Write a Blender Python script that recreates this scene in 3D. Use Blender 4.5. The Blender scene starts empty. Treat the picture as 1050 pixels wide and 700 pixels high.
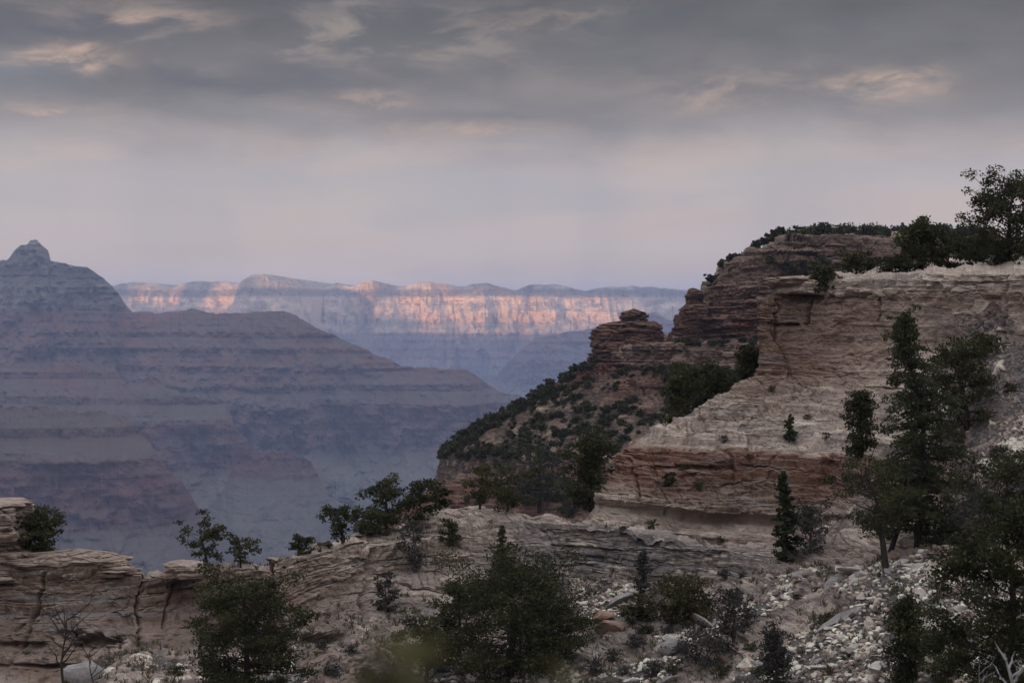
import bpy, bmesh, math, random
import numpy as np
from mathutils import Vector, Matrix

# ------------------------------------------------------------------ camera, sky, sun, exposure
SC = bpy.context.scene
COL = SC.collection
FPX, HORIZON = 1750.0, 318.0                 # photograph 1050 x 700, focal length in its pixels
PITCH = math.atan((350.0 - HORIZON) / FPX)
cam_d = bpy.data.cameras.new('camera')
cam_d.sensor_width = 36.0
cam_d.lens = 36.0 * FPX / 1050.0
cam_d.clip_start, cam_d.clip_end = 0.1, 120000.0
cam_d.dof.use_dof = True
cam_d.dof.focus_distance = 160.0
cam_d.dof.aperture_fstop = 2.8
cam = bpy.data.objects.new('camera', cam_d)
COL.objects.link(cam)
cam.rotation_euler = (math.pi / 2 - PITCH, 0, 0)
SC.camera = cam

SC.view_settings.view_transform = 'Standard'
SC.view_settings.look = 'None'
SC.view_settings.gamma = 1.0
SC.view_settings.use_curve_mapping = False
SC.view_settings.exposure = 0.5
SC.render.engine = 'CYCLES'
SC.cycles.use_denoising = True
SC.cycles.max_bounces = 4
SC.cycles.diffuse_bounces = 2
SC.cycles.volume_bounces = 1
SC.cycles.transparent_max_bounces = 4

SUN_EL, SUN_AZ = math.radians(5.0), math.radians(203.0)   # azimuth of the sun, clockwise from +Y (behind, to the left)
sun_to = Vector((math.sin(SUN_AZ) * math.cos(SUN_EL), math.cos(SUN_AZ) * math.cos(SUN_EL), math.sin(SUN_EL)))
sl = bpy.data.lights.new('sun', 'SUN')
sl.energy, sl.angle, sl.color = 5.0, math.radians(0.3), (1.0, 0.51, 0.21)
sun = bpy.data.objects.new('sun', sl)
COL.objects.link(sun)
sun.rotation_euler = (-sun_to).to_track_quat('-Z', 'Y').to_euler()
sun.location = sun_to * 1000

class NT:
    """small helper to write node trees"""
    def __init__(s, tree):
        s.t = tree
        tree.nodes.clear()
    def n(s, typ, ins=None, **kw):
        nd = s.t.nodes.new(typ)
        for k, v in kw.items():
            setattr(nd, k, v)
        for k, v in (ins or {}).items():
            s.put(nd.inputs[k], v)
        return nd
    def put(s, sock, v):
        if isinstance(v, bpy.types.NodeSocket):
            s.t.links.new(v, sock)
        elif hasattr(sock, 'default_value'):
            if isinstance(v, (tuple, list)) and sock.type == 'RGBA' and len(v) == 3:
                v = (*v, 1.0)
            sock.default_value = v
    def math(s, op, a, b=0.0, c=0.0, clamp=False):
        nd = s.n('ShaderNodeMath', operation=op, use_clamp=clamp)
        for i, v in enumerate((a, b, c)):
            s.put(nd.inputs[i], v)
        return nd.outputs[0]
    def mix(s, f, a, b, blend='MIX'):
        nd = s.n('ShaderNodeMix', data_type='RGBA', blend_type=blend, clamp_factor=True)
        s.put(nd.inputs[0], f); s.put(nd.inputs[6], a); s.put(nd.inputs[7], b)
        return nd.outputs[2]
    def noise(s, vec, scale, detail=4.0, rough=0.55, dist=0.0):
        nd = s.n('ShaderNodeTexNoise', {'Vector': vec, 'Scale': scale, 'Detail': detail, 'Roughness': rough, 'Distortion': dist})
        return nd.outputs[0]
    def ramp(s, f, stops, interp='LINEAR'):
        nd = s.n('ShaderNodeValToRGB', {'Fac': f})
        cr = nd.color_ramp
        cr.interpolation = interp
        while len(cr.elements) < len(stops):
            cr.elements.new(0.5)
        for e, (p, c) in zip(cr.elements, stops):
            e.position = p
            e.color = (*c, 1.0) if isinstance(c, (tuple, list)) else (c, c, c, 1.0)
        return nd.outputs[0]
    def mrange(s, v, a, b, c=0.0, d=1.0, smooth=False):
        nd = s.n('ShaderNodeMapRange', {'Value': v, 'From Min': a, 'From Max': b, 'To Min': c, 'To Max': d},
                 clamp=True, interpolation_type='SMOOTHSTEP' if smooth else 'LINEAR')
        return nd.outputs[0]
    def mapping(s, vec, scale=(1, 1, 1), loc=(0, 0, 0)):
        return s.n('ShaderNodeMapping', {'Vector': vec, 'Scale': scale, 'Location': loc}).outputs[0]

def build_world():
    w = bpy.data.worlds.new('World')
    SC.world = w
    w.use_nodes = True
    t = NT(w.node_tree)
    sky = t.n('ShaderNodeTexSky', sky_type='NISHITA', sun_disc=False)
    sky.sun_elevation, sky.sun_rotation = SUN_EL, SUN_AZ
    sky.altitude = 2100
    d = t.n('ShaderNodeTexCoord').outputs['Generated']
    sep = t.n('ShaderNodeSeparateXYZ', {0: d})
    x, y, z = sep.outputs
    M, RG = t.math, t.mrange
    def cc(n, k): return M('MULTIPLY', M('SUBTRACT', n, 0.5), k)
    n1 = t.noise(t.mapping(d, (7, 7, 22), (1.3, 0.0, 0.9)), 1.0, 7, 0.55, 0.4)
    n2 = t.noise(t.mapping(d, (13, 13, 44), (4.3, 2.0, 0.1)), 1.0, 8, 0.6, 0.5)
    n3 = t.noise(t.mapping(d, (26, 26, 70), (0.3, 5.0, 0.6)), 1.0, 8, 0.62, 0.4)
    soft = t.noise(t.mapping(d, (3, 3, 14), (0.4, 0.0, 0.2)), 1.6, 4, 0.5)
    veil = t.noise(t.mapping(d, (9, 9, 3), (0.0, 0.0, 0.7)), 1.0, 4, 0.5, 0.6)
    az = M('ARCTAN2', x, M('MAXIMUM', y, 0.001))
    a = M('ADD', az, M('ADD', cc(n2, 0.07), cc(n3, 0.03)))
    e = M('ADD', z, M('ADD', cc(n1, 0.058), cc(n3, 0.020)))
    front = RG(y, 0.2, 0.5)
    def blob(px, py, wx, wy, gain=1.0):
        """soft cloud patch at a direction given in the photograph's angles"""
        u = M('DIVIDE', M('SUBTRACT', a, (px - 525) / FPX), wx / FPX)
        v = M('DIVIDE', M('SUBTRACT', e, (HORIZON - py) / FPX), wy / FPX)
        g = M('EXPONENT', M('MULTIPLY', M('ADD', M('MULTIPLY', u, u), M('MULTIPLY', v, v)), -1.0))
        return M('MULTIPLY', M('MULTIPLY', g, gain), front, clamp=True)
    # under the deck: pale mauve curtain of far cloud and rain, brighter low down
    low = t.ramp(RG(z, 0.0, 0.12), [(0.0, (0.67, 0.52, 0.42)), (0.22, (0.62, 0.51, 0.455)), (0.6, (0.52, 0.46, 0.45)), (1.0, (0.36, 0.33, 0.335))])
    rosy = RG(t.noise(t.mapping(d, (5, 5, 36)), 1.0, 5, 0.55, 0.4), 0.42, 0.64, 0, 0.6, True)
    low = t.mix(rosy, low, (0.60, 0.47, 0.405))
    low = t.mix(RG(veil, 0.40, 0.66, 0, 0.30, True), low, (0.37, 0.35, 0.375))
    pool = t.noise(t.mapping(d, (6, 6, 20), (2.2, 0.0, 3.1)), 1.0, 5, 0.5, 0.5)
    low = t.mix(RG(pool, 0.45, 0.70, 0, 0.5, True), low, (0.40, 0.385, 0.42))
    # ragged base of the dark deck
    deck = RG(M('SUBTRACT', e, M('MULTIPLY', M('ABSOLUTE', az), 0.02)), 0.078, 0.126, 0, 1, True)
    dcol = t.ramp(RG(z, 0.10, 0.19), [(0.0, (0.25, 0.232, 0.235)), (0.35, (0.205, 0.188, 0.187)), (0.7, (0.140, 0.133, 0.134)), (1.0, (0.100, 0.097, 0.098))])
    k = M('ADD', 0.27, M('ADD', M('MULTIPLY', n1, 0.6), M('ADD', M('MULTIPLY', n2, 0.52), M('MULTIPLY', n3, 0.34))))
    dcol = t.mix(1.0, dcol, t.n('ShaderNodeCombineColor', {0: k, 1: k, 2: k}).outputs[0], 'MULTIPLY')
    tan = M('MULTIPLY', RG(n2, 0.47, 0.62, 0, 1, True), M('ADD', blob(430, 48, 150, 34, 0.95), M('ADD', blob(180, 40, 190, 44, 0.8), blob(800, 92, 170, 22, 0.7))), clamp=True)
    dcol = t.mix(tan, dcol, (0.30, 0.255, 0.225))
    drk = M('ADD', M('ADD', blob(60, 30, 130, 15), blob(230, 88, 150, 17, 0.9)), M('ADD', blob(390, 6, 110, 14, 0.9), blob(520, 124, 150, 11, 0.7)), clamp=True)
    drk = M('MULTIPLY', drk, RG(n2, 0.30, 0.50, 0.25, 0.95, True))
    dcol = t.mix(drk, dcol, (0.125, 0.124, 0.142))
    col = t.mix(deck, low, dcol)
    col = t.mix(blob(5, 78, 60, 26, 0.75), col, (0.19, 0.215, 0.245))
    # torn warm edges where the light gets under the deck
    warm = M('ADD', M('ADD', blob(75, 62, 40, 11), blob(70, 121, 52, 6, 0.8)), M('ADD', blob(480, 131, 70, 6, 0.8), M('ADD', blob(385, 104, 40, 5, 0.7), blob(160, 18, 60, 7, 0.7))), clamp=True)
    warm = M('ADD', warm, M('ADD', blob(893, 97, 50, 13, 1.3), M('ADD', blob(750, 95, 38, 18, 0.55), blob(560, 24, 70, 5, 0.35))), clamp=True)
    warm = M('MULTIPLY', warm, RG(n3, 0.36, 0.58, 0.1, 1.0, True))
    col = t.mix(M('MULTIPLY', warm, 0.9), col, (0.58, 0.42, 0.32))
    big = n1
    # thin places, high cloud glows overhead
    over = t.mrange(z, 0.22, 0.60, 0, 1, True)
    ocol = t.mix(soft, (1.08, 1.08, 1.16), (1.55, 1.53, 1.62))
    col = t.mix(over, col, ocol)
    # glow of the low sun through the cloud behind the camera
    back = t.math('MULTIPLY', t.mrange(y, 0.1, -0.7, 0, 1, True), t.mrange(z, 0.8, 0.0, 0.0, 1.0))
    col = t.mix(t.math('MULTIPLY', back, 0.6), col, (0.75, 0.66, 0.64))
    ten = t.mix(1.0, col, (10.0, 10.0, 10.0), 'MULTIPLY')
    gap = t.math('MULTIPLY', t.mrange(big, 0.40, 0.52, 0.06, 0.015), 1.0)
    ten = t.mix(gap, ten, sky.outputs[0])
    bg = t.n('ShaderNodeBackground', {'Color': ten, 'Strength': 0.073})
    out = t.n('ShaderNodeOutputWorld')
    t.t.links.new(bg.outputs[0], out.inputs['Surface'])
build_world()

# ------------------------------------------------------------------ small tools
F_R = np.array((1.0, 0, 0)); F_F = np.array((0, math.cos(PITCH), -math.sin(PITCH))); F_U = np.array((0, math.sin(PITCH), math.cos(PITCH)))
def at(px, py, D):
    """point at distance D in front of the camera (along +Y) seen at photograph pixel px, py"""
    px, py, D = np.broadcast_arrays(np.asarray(px, float), np.asarray(py, float), np.asarray(D, float))
    d = ((px - 525) / FPX)[..., None] * F_R + F_F + ((350 - py) / FPX)[..., None] * F_U
    return d * (D / d[..., 1])[..., None]
def to_px(P):
    c = P @ F_F
    return 525 + FPX * (P @ F_R) / c, 350 - FPX * (P @ F_U) / c, c

def _hash(ix, iy, iz, seed):
    h = (ix.astype(np.uint32) * np.uint32(374761393)) ^ (iy.astype(np.uint32) * np.uint32(668265263)) ^ (iz.astype(np.uint32) * np.uint32(2147483647 - 1640531)) ^ np.uint32((seed * 974634777) & 0xFFFFFFFF)
    h = (h ^ (h >> np.uint32(13))) * np.uint32(1274126177)
    h = (h ^ (h >> np.uint32(15))) * np.uint32(2246822519)
    return h ^ (h >> np.uint32(16))
def rnd(ix, iy=None, iz=None, seed=0):
    ix = np.asarray(ix, np.int64)
    iy = np.zeros_like(ix) if iy is None else np.asarray(iy, np.int64)
    iz = np.zeros_like(ix) if iz is None else np.asarray(iz, np.int64)
    ix, iy, iz = np.broadcast_arrays(ix, iy, iz)
    return _hash(ix & 0xFFFFFFFF, iy & 0xFFFFFFFF, iz & 0xFFFFFFFF, seed).astype(np.float64) / 4294967295.0
def noise(x, y=0.0, z=0.0, seed=0):
    """smooth value noise, about -1..1"""
    x, y, z = np.broadcast_arrays(np.asarray(x, float), np.asarray(y, float), np.asarray(z, float))
    x0, y0, z0 = np.floor(x), np.floor(y), np.floor(z)
    fx, fy, fz = x - x0, y - y0, z - z0
    fx, fy, fz = (f * f * f * (f * (f * 6 - 15) + 10) for f in (fx, fy, fz))
    x0, y0, z0 = x0.astype(np.int64), y0.astype(np.int64), z0.astype(np.int64)
    def c(a, b, d): return rnd(x0 + a, y0 + b, z0 + d, seed)
    def l(a, b, t): return a + (b - a) * t
    return 2 * l(l(l(c(0, 0, 0), c(1, 0, 0), fx), l(c(0, 1, 0), c(1, 1, 0), fx), fy),
                 l(l(c(0, 0, 1), c(1, 0, 1), fx), l(c(0, 1, 1), c(1, 1, 1), fx), fy), fz) - 1
def fbm(x, y=0.0, z=0.0, seed=0, octv=4, gain=0.5):
    s, a, f = 0.0, 1.0, 1.0
    for i in range(octv):
        s = s + a * noise(np.asarray(x) * f, np.asarray(y) * f, np.asarray(z) * f, seed + i * 17)
        a *= gain; f *= 2.03
    return s
def sstep(x, a, b):
    t = np.clip((x - a) / (b - a), 0, 1)
    return t * t * (3 - 2 * t)

def stones(P, size, seed):
    """broken stones: (height -1..1 with tilted flat tops, random value per stone)"""
    q = P / size
    c0 = np.floor(q).astype(np.int64)
    best = np.full(len(P), 9e9); h = np.zeros(len(P)); val = np.zeros(len(P)); second = np.full(len(P), 9e9)
    for i in (-1, 0, 1):
        for j in (-1, 0, 1):
            for k in (-1, 0, 1):
                c = c0 + (i, j, k)
                r = [rnd(c[:, 0], c[:, 1], c[:, 2], seed + s) for s in range(6)]
                dv = q - (c + np.stack(r[:3], 1))
                d = (dv ** 2).sum(1)
                m = d < best
                second = np.where(m, best, np.minimum(second, d))
                hh = (r[3] - 0.5) * 1.2 + dv[:, 0] * (r[4] - 0.5) * 1.6 + dv[:, 2] * (r[5] - 0.5) * 1.6
                h = np.where(m, hh, h); val = np.where(m, r[3], val)
                best = np.where(m, d, best)
    return h, val, np.sqrt(second) - np.sqrt(best)

def beds(z, u, seed, hmin, hmax, block, rough=1.0):
    """sedimentary beds: how far each point stands out (-1..1), and a random value per block"""
    r = np.random.RandomState(seed)
    zmin, zmax = float(z.min()) - 1, float(z.max()) + hmax + 1
    hs = hmin + (hmax - hmin) * r.rand(int((zmax - zmin) / hmin) + 4) ** 2.0
    b = zmin + np.cumsum(hs)
    b = np.concatenate(([zmin - hmax], b))
    i = np.clip(np.searchsorted(b, z) - 1, 0, len(b) - 2)
    th = b[i + 1] - b[i]
    t = (z - b[i]) / th
    pro = r.rand(len(b)) * 2 - 1
    bw = block * (0.5 + r.rand(len(b))) * np.sqrt(np.maximum(np.diff(np.append(b, b[-1] + hmax)), hmin) / hmax)
    uu = (u + 0.35 * block * noise(z * 0.8 / hmax, u * 0.3 / block, 0, seed + 3)) / bw[i] + r.rand(len(b))[i]
    k = np.floor(uu)
    fr = uu - k
    val = rnd(k.astype(np.int64), i, None, seed + 5)
    edge = np.minimum(np.minimum(fr, 1 - fr) * bw[i], np.minimum(t, 1 - t) * th * 1.4)
    groove = 1 - np.clip(edge / (0.16 * hmax * rough), 0, 1)
    d = 0.6 * pro[i] * (0.5 + 1.0 * noise(u / (2.5 * block), i * 7.3, 0, seed + 9)) + 0.9 * (val - 0.5) - 0.6 * groove ** 2
    return d, 0.6 * val + 0.4 * (pro[i] * 0.5 + 0.5)

def terrace(z, w, seed, hmin, hmax, riser=.3):
    """turn a smooth slope into ledges: flat treads and steep risers"""
    r = np.random.RandomState(seed)
    q = z + w
    zmin, zmax = float(q.min()) - hmax, float(q.max()) + hmax
    b = zmin + np.cumsum(hmin + (hmax - hmin) * r.rand(int((zmax - zmin) / hmin) + 4) ** 1.6)
    i = np.clip(np.searchsorted(b, q) - 1, 0, len(b) - 2)
    th = b[i + 1] - b[i]
    t = (q - b[i]) / th
    k = np.clip((t - .5) / riser + .5, 0, 1) * .86 + t * .14
    return b[i] + th * k - w

def tag(o, label=None, cat=None, group=None, kind=None):
    for k, v in (('label', label), ('category', cat), ('group', group), ('kind', kind)):
        if v: o[k] = v
    return o
def mesh_obj(name, V, F, mat, parent=None, attrs=None, smooth=False):
    """V (n,3) array, F (m,3 or 4) index array -> ONE mesh object"""
    me = bpy.data.meshes.new(name)
    V = np.asarray(V, np.float32); F = np.asarray(F, np.int32)
    n, k = F.shape
    me.vertices.add(len(V)); me.vertices.foreach_set('co', V.ravel())
    me.loops.add(n * k); me.loops.foreach_set('vertex_index', F.ravel())
    me.polygons.add(n)
    me.polygons.foreach_set('loop_start', np.arange(n, dtype=np.int32) * k)
    me.polygons.foreach_set('use_smooth', np.full(n, smooth, dtype=bool))
    for an, av in (attrs or {}).items():
        a = me.attributes.new(an, 'FLOAT', 'POINT')
        a.data.foreach_set('value', np.asarray(av, np.float32).ravel())
    me.update(calc_edges=True)
    me.materials.append(mat)
    o = bpy.data.objects.new(name, me)
    COL.objects.link(o)
    if parent: o.parent = parent
    return o
def grid_faces(nv, nu):
    i = np.arange(nv * nu).reshape(nv, nu)
    return np.stack([i[:-1, :-1], i[1:, :-1], i[1:, 1:], i[:-1, 1:]], -1).reshape(-1, 4)
def grid_normals(G):
    du = np.gradient(G, axis=1); dv = np.gradient(G, axis=0)
    n = np.cross(dv, du)
    return n / np.maximum(np.linalg.norm(n, axis=2, keepdims=True), 1e-9)
def catmull(cp, n):
    """rows of control values (.., m, k) -> n samples along axis -2 (monotone-ish smooth)"""
    m = cp.shape[-2]
    x = np.linspace(0, m - 1, n)
    i = np.clip(np.floor(x).astype(int), 0, m - 2); t = (x - i)[:, None]
    p = lambda j: cp[..., np.clip(j, 0, m - 1), :]
    a, b, c, d = p(i - 1), p(i), p(i + 1), p(i + 2)
    s = 0.5 * (2 * b + (c - a) * t + (2 * a - 5 * b + 4 * c - d) * t ** 2 + (3 * b - a - 3 * c + d) * t ** 3)
    return 0.6 * s + 0.4 * (b + (c - b) * t)
def blur_v(G, k):
    for _ in range(k):
        G = G.copy()
        G[1:-1] = 0.25 * G[:-2] + 0.5 * G[1:-1] + 0.25 * G[2:]
    return G

# ------------------------------------------------------------------ materials
def mat_new(name):
    m = bpy.data.materials.new(name); m.use_nodes = True
    return m, NT(m.node_tree)
def finish(t, col, rough=0.9, bump=None, dist=0.05, strength=0.6, spec=0.15):
    b = t.n('ShaderNodeBsdfPrincipled', {'Base Color': col, 'Roughness': rough, 'Specular IOR Level': spec})
    if bump is not None:
        t.put(b.inputs['Normal'], t.n('ShaderNodeBump', {'Height': bump, 'Distance': dist, 'Strength': strength}).outputs[0])
    out = t.n('ShaderNodeOutputMaterial')
    t.t.links.new(b.outputs[0], out.inputs['Surface'])

def mat_rock(name, pale, warm, red, grey, S):
    """bedded limestone; S = metres per feature. attributes: red, scree, tone, pale"""
    m, t = mat_new(name)
    pos = t.n('ShaderNodeNewGeometry').outputs['Position']
    A = lambda n: t.n('ShaderNodeAttribute', attribute_name=n).outputs['Fac']
    grey3 = lambda v: t.n('ShaderNodeCombineColor', {0: v, 1: v, 2: v}).outputs[0]
    blot = t.noise(t.mapping(pos, (0.16 / S, 0.16 / S, 0.30 / S)), 1.0, 6, 0.6, 0.6)
    band = t.noise(t.mapping(pos, (0.20 / S, 0.20 / S, 2.4 / S)), 1.0, 6, 0.68, 0.3)
    bedm = t.mrange(A('bed'), 0.1, 0.7, 0.25, 1.0)
    thin = t.noise(t.mapping(pos, (0.9 / S, 0.9 / S, 7.0 / S)), 1.0, 5, 0.7, 0.4)
    thin = t.math('ADD', 0.5, t.math('MULTIPLY', t.math('SUBTRACT', thin, 0.5), bedm))
    streak = t.noise(t.mapping(pos, (1.6 / S, 1.6 / S, 0.12 / S)), 1.0, 4, 0.6, 0.2)
    grain = t.noise(pos, 4.0 / S, 8, 0.75)
    fleck = t.noise(t.mapping(pos, (1, 1, 1.7)), 2.6 / S, 7, 0.75)
    tone = A('tone')
    col = t.mix(t.mrange(blot, 0.38, 0.62, 0, 1, True), tuple(.16 * p + .84 * w for p, w in zip(pale, warm)), tuple(.8 * w for w in warm))
    gm = t.math('MULTIPLY', t.mrange(band, 0.44, 0.60, 0, 1, True), t.mrange(blot, 0.62, 0.40, 0.2, 0.9, True))
    col = t.mix(gm, col, grey)
    rm = t.math('MULTIPLY', A('red'), t.mrange(t.math('ADD', t.math('MULTIPLY', blot, 0.5), t.math('MULTIPLY', streak, 0.5)), 0.36, 0.52, 0.55, 1.0, True))
    col = t.mix(rm, col, red)
    pm = t.math('MULTIPLY', A('pale'), t.mrange(t.math('ADD', t.math('MULTIPLY', thin, 0.5), t.math('MULTIPLY', blot, 0.5)), 0.36, 0.50, 0.35, 1.0, True))
    col = t.mix(pm, col, pale)
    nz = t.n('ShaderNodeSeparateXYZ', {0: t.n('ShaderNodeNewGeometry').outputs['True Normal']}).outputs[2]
    tread_light = t.math('MULTIPLY', t.mrange(nz, 0.55, 0.85, 0, 0.6, True), t.mrange(blot, .35, .6, .3, 1))  # bright ledge tops painted in as pale colour, standing for light from above
    tread_light = t.math('MULTIPLY', tread_light, t.math('ADD', 0.25, t.math('MULTIPLY', A('pale'), 0.9)), clamp=True)
    col = t.mix(tread_light, col, tuple(.9 * c for c in pale))
    bn = t.noise(t.mapping(pos, (0.5 / S, 0.5 / S, 3.6 / S), (3, 1, 7)), 1.0, 6, 0.7, 0.5)
    gcol = t.ramp(bn, [(0.36, tuple(c * .9 for c in grey)), (0.47, tuple(c * 1.6 for c in grey)), (0.53, tuple(c * 1.15 for c in grey)), (0.60, pale)])
    col = t.mix(t.math('MULTIPLY', A('grey'), 0.9), col, gcol)
    st = t.math('MULTIPLY', t.mrange(streak, 0.55, 0.72, 0, 0.5, True), t.math('SUBTRACT', 1.0, A('scree')))
    col = t.mix(st, col, tuple(c * 0.45 for c in grey))
    lich = t.math('MULTIPLY', t.mrange(fleck, 0.60, 0.72, 0, 0.75, True), t.math('SUBTRACT', 1.0, A('scree')))
    col = t.mix(lich, col, tuple(c * 0.35 for c in grey))
    sc = t.ramp(tone, [(0.0, tuple(c * 0.35 for c in grey)), (0.42, tuple(c * 0.95 for c in grey)), (0.60, tuple(0.9 * (a + b) for a, b in zip(warm, grey))), (0.77, tuple(.9 * c for c in pale)), (0.93, tuple(min(0.64, c * 1.4) for c in pale))])
    col = t.mix(A('scree'), col, sc)
    v = t.math('ADD', 0.36, t.math('ADD', t.mrange(band, .3, .7, 0, .40), t.math('ADD', t.mrange(grain, .3, .7, 0, 0.45), t.mrange(thin, .34, .66, 0, 0.40))))
    v = t.math('MULTIPLY', v, t.mrange(tone, 0, 1, 0.78, 1.2))
    col = t.mix(1.0, col, grey3(v), 'MULTIPLY')
    bump = t.math('ADD', t.math('MULTIPLY', grain, 1.0), t.math('ADD', t.math('MULTIPLY', band, 0.8), t.math('MULTIPLY', thin, 1.2)))
    finish(t, col, 0.92, bump, 0.20 * S, 0.9)
    return m
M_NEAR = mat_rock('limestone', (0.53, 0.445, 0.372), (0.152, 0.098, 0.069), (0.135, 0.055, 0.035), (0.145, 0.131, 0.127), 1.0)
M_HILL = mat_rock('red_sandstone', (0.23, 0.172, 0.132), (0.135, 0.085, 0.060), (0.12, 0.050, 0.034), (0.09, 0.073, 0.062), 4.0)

def mat_strata(stops=None, bump=14.0, stain=0.75):
    m, t = mat_new('canyon_strata')
    geo = t.n('ShaderNodeNewGeometry')
    pos = geo.outputs['Position']
    wob = t.noise(t.mapping(pos, (0.0012, 0.0012, 0.002)), 1.0, 4, 0.6)
    z = t.math('ADD', t.n('ShaderNodeSeparateXYZ', {0: pos}).outputs[2], t.math('MULTIPLY', t.math('SUBTRACT', wob, 0.5), 50))
    f = t.mrange(z, -900, 420)
    g = lambda zz: (zz + 900) / 1320.0
    stops = stops or [(-880, (0.07, 0.06, 0.055)), (-800, (0.085, 0.065, 0.05)), (-770, (0.095, 0.092, 0.075)), (-600, (0.10, 0.092, 0.078)), (-535, (0.10, 0.075, 0.062)),
                     (-510, (0.125, 0.062, 0.052)), (-365, (0.115, 0.056, 0.047)), (-345, (0.085, 0.066, 0.057)), (-240, (0.125, 0.060, 0.048)), (-100, (0.12, 0.056, 0.044)),
                     (-10, (0.125, 0.060, 0.047)), (10, (0.24, 0.20, 0.165)), (95, (0.25, 0.215, 0.18)), (115, (0.115, 0.10, 0.085)), (165, (0.115, 0.10, 0.085)), (180, (0.22, 0.19, 0.16)), (400, (0.20, 0.175, 0.15))]
    col = t.ramp(f, [(g(z_), c_) for z_, c_ in stops])
    band = t.noise(t.mapping(pos, (0.0010, 0.0010, 0.075)), 1.0, 6, 0.75, 0.15)
    streak = t.noise(t.mapping(pos, (0.012, 0.002, 0.0012)), 1.0, 5, 0.65)
    talus = t.noise(t.mapping(pos, (0.004, 0.003, 0.010)), 1.0, 7, 0.7)
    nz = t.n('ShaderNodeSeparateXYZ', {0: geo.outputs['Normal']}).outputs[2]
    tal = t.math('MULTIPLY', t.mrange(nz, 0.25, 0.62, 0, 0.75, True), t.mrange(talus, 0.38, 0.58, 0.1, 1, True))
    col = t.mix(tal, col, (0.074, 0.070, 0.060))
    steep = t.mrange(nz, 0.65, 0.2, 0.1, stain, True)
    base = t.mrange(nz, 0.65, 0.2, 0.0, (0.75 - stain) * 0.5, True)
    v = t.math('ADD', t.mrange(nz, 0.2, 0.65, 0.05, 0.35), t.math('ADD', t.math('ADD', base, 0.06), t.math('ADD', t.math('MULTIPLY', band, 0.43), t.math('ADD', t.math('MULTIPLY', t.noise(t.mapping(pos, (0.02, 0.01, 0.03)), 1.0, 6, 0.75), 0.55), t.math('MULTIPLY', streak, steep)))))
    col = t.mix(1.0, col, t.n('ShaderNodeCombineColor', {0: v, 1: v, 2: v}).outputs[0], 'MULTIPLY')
    finish(t, col, 0.95, t.math('ADD', band, t.math('MULTIPLY', streak, 0.4)), bump, 0.8, 0.05)
    return m
M_STRATA = mat_strata()
M_STRATA_NORTH = mat_strata([(-880, (0.07, 0.06, 0.055)), (-700, (0.13, 0.125, 0.10)), (-480, (0.14, 0.12, 0.10)), (-430, (0.17, 0.09, 0.07)), (-330, (0.17, 0.085, 0.065)), (-310, (0.16, 0.115, 0.09)), (-215, (0.19, 0.115, 0.085)),
                         (-190, (0.44, 0.33, 0.24)), (-60, (0.56, 0.43, 0.31)), (110, (0.60, 0.47, 0.35)), (135, (0.24, 0.20, 0.155)), (180, (0.25, 0.20, 0.155)), (195, (0.44, 0.36, 0.28)), (400, (0.38, 0.32, 0.25))], 2.0, 0.35)

def mat_leaf(name, a, b):
    m, t = mat_new(name)
    pos = t.n('ShaderNodeTexCoord').outputs['Object']
    oi = t.n('ShaderNodeObjectInfo').outputs['Random']
    tone = t.n('ShaderNodeAttribute', attribute_name='tone').outputs['Fac']
    f = t.math('ADD', t.math('MULTIPLY', tone, 0.75), t.math('MULTIPLY', oi, 0.25))
    col = t.mix(f, a, b)
    bs = t.n('ShaderNodeBsdfPrincipled', {'Base Color': col, 'Roughness': 0.8, 'Specular IOR Level': 0.15})
    tr = t.n('ShaderNodeBsdfTranslucent', {'Color': col})
    mx = t.n('ShaderNodeMixShader', {0: 0.2, 1: bs.outputs[0], 2: tr.outputs[0]})
    out = t.n('ShaderNodeOutputMaterial')
    t.t.links.new(mx.outputs[0], out.inputs['Surface'])
    return m
M_PINE = mat_leaf('pine_needles', (0.016, 0.019, 0.009), (0.068, 0.070, 0.030))
M_FIR = mat_leaf('fir_needles', (0.016, 0.021, 0.010), (0.062, 0.072, 0.033))
M_JUN = mat_leaf('juniper_needles', (0.020, 0.021, 0.010), (0.082, 0.078, 0.034))
M_SAGE = mat_leaf('grey_leaves', (0.028, 0.027, 0.024), (0.068, 0.064, 0.058))
M_FRESH = mat_leaf('fresh_leaves', (0.055, 0.052, 0.022), (0.115, 0.105, 0.045))
def mat_bark(name, a, b):
    m, t = mat_new(name)
    pos = t.n('ShaderNodeTexCoord').outputs['Object']
    n = t.noise(t.mapping(pos, (9, 9, 1.6)), 1.0, 5, 0.6)
    finish(t, t.mix(t.mrange(n, 0.35, 0.65), a, b), 0.9, n, 0.02, 0.7)
    return m
M_BARK = mat_bark('bark', (0.022, 0.018, 0.016), (0.055, 0.047, 0.041))
M_DEAD = mat_bark('dead_wood', (0.16, 0.155, 0.15), (0.36, 0.35, 0.34))
M_TWIG = mat_bark('grey_twigs', (0.06, 0.055, 0.05), (0.12, 0.11, 0.10))
def mat_stone(name, a, b):
    m, t = mat_new(name)
    pos = t.n('ShaderNodeTexCoord').outputs['Object']
    oi = t.n('ShaderNodeObjectInfo').outputs['Random']
    n = t.noise(pos, 2.4, 7, 0.65)
    g = t.noise(pos, 11, 5, 0.7)
    col = t.mix(t.mrange(n, 0.35, 0.65), a, b)
    v = t.math('ADD', 0.55, t.math('ADD', t.math('MULTIPLY', g, 0.55), t.math('MULTIPLY', oi, 0.3)))
    col = t.mix(1.0, col, t.n('ShaderNodeCombineColor', {0: v, 1: v, 2: v}).outputs[0], 'MULTIPLY')
    finish(t, col, 0.92, t.math('ADD', n, g), 0.08, 0.7)
    return m
M_BPALE = mat_stone('pale_limestone', (0.36, 0.33, 0.30), (0.50, 0.455, 0.41))
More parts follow.
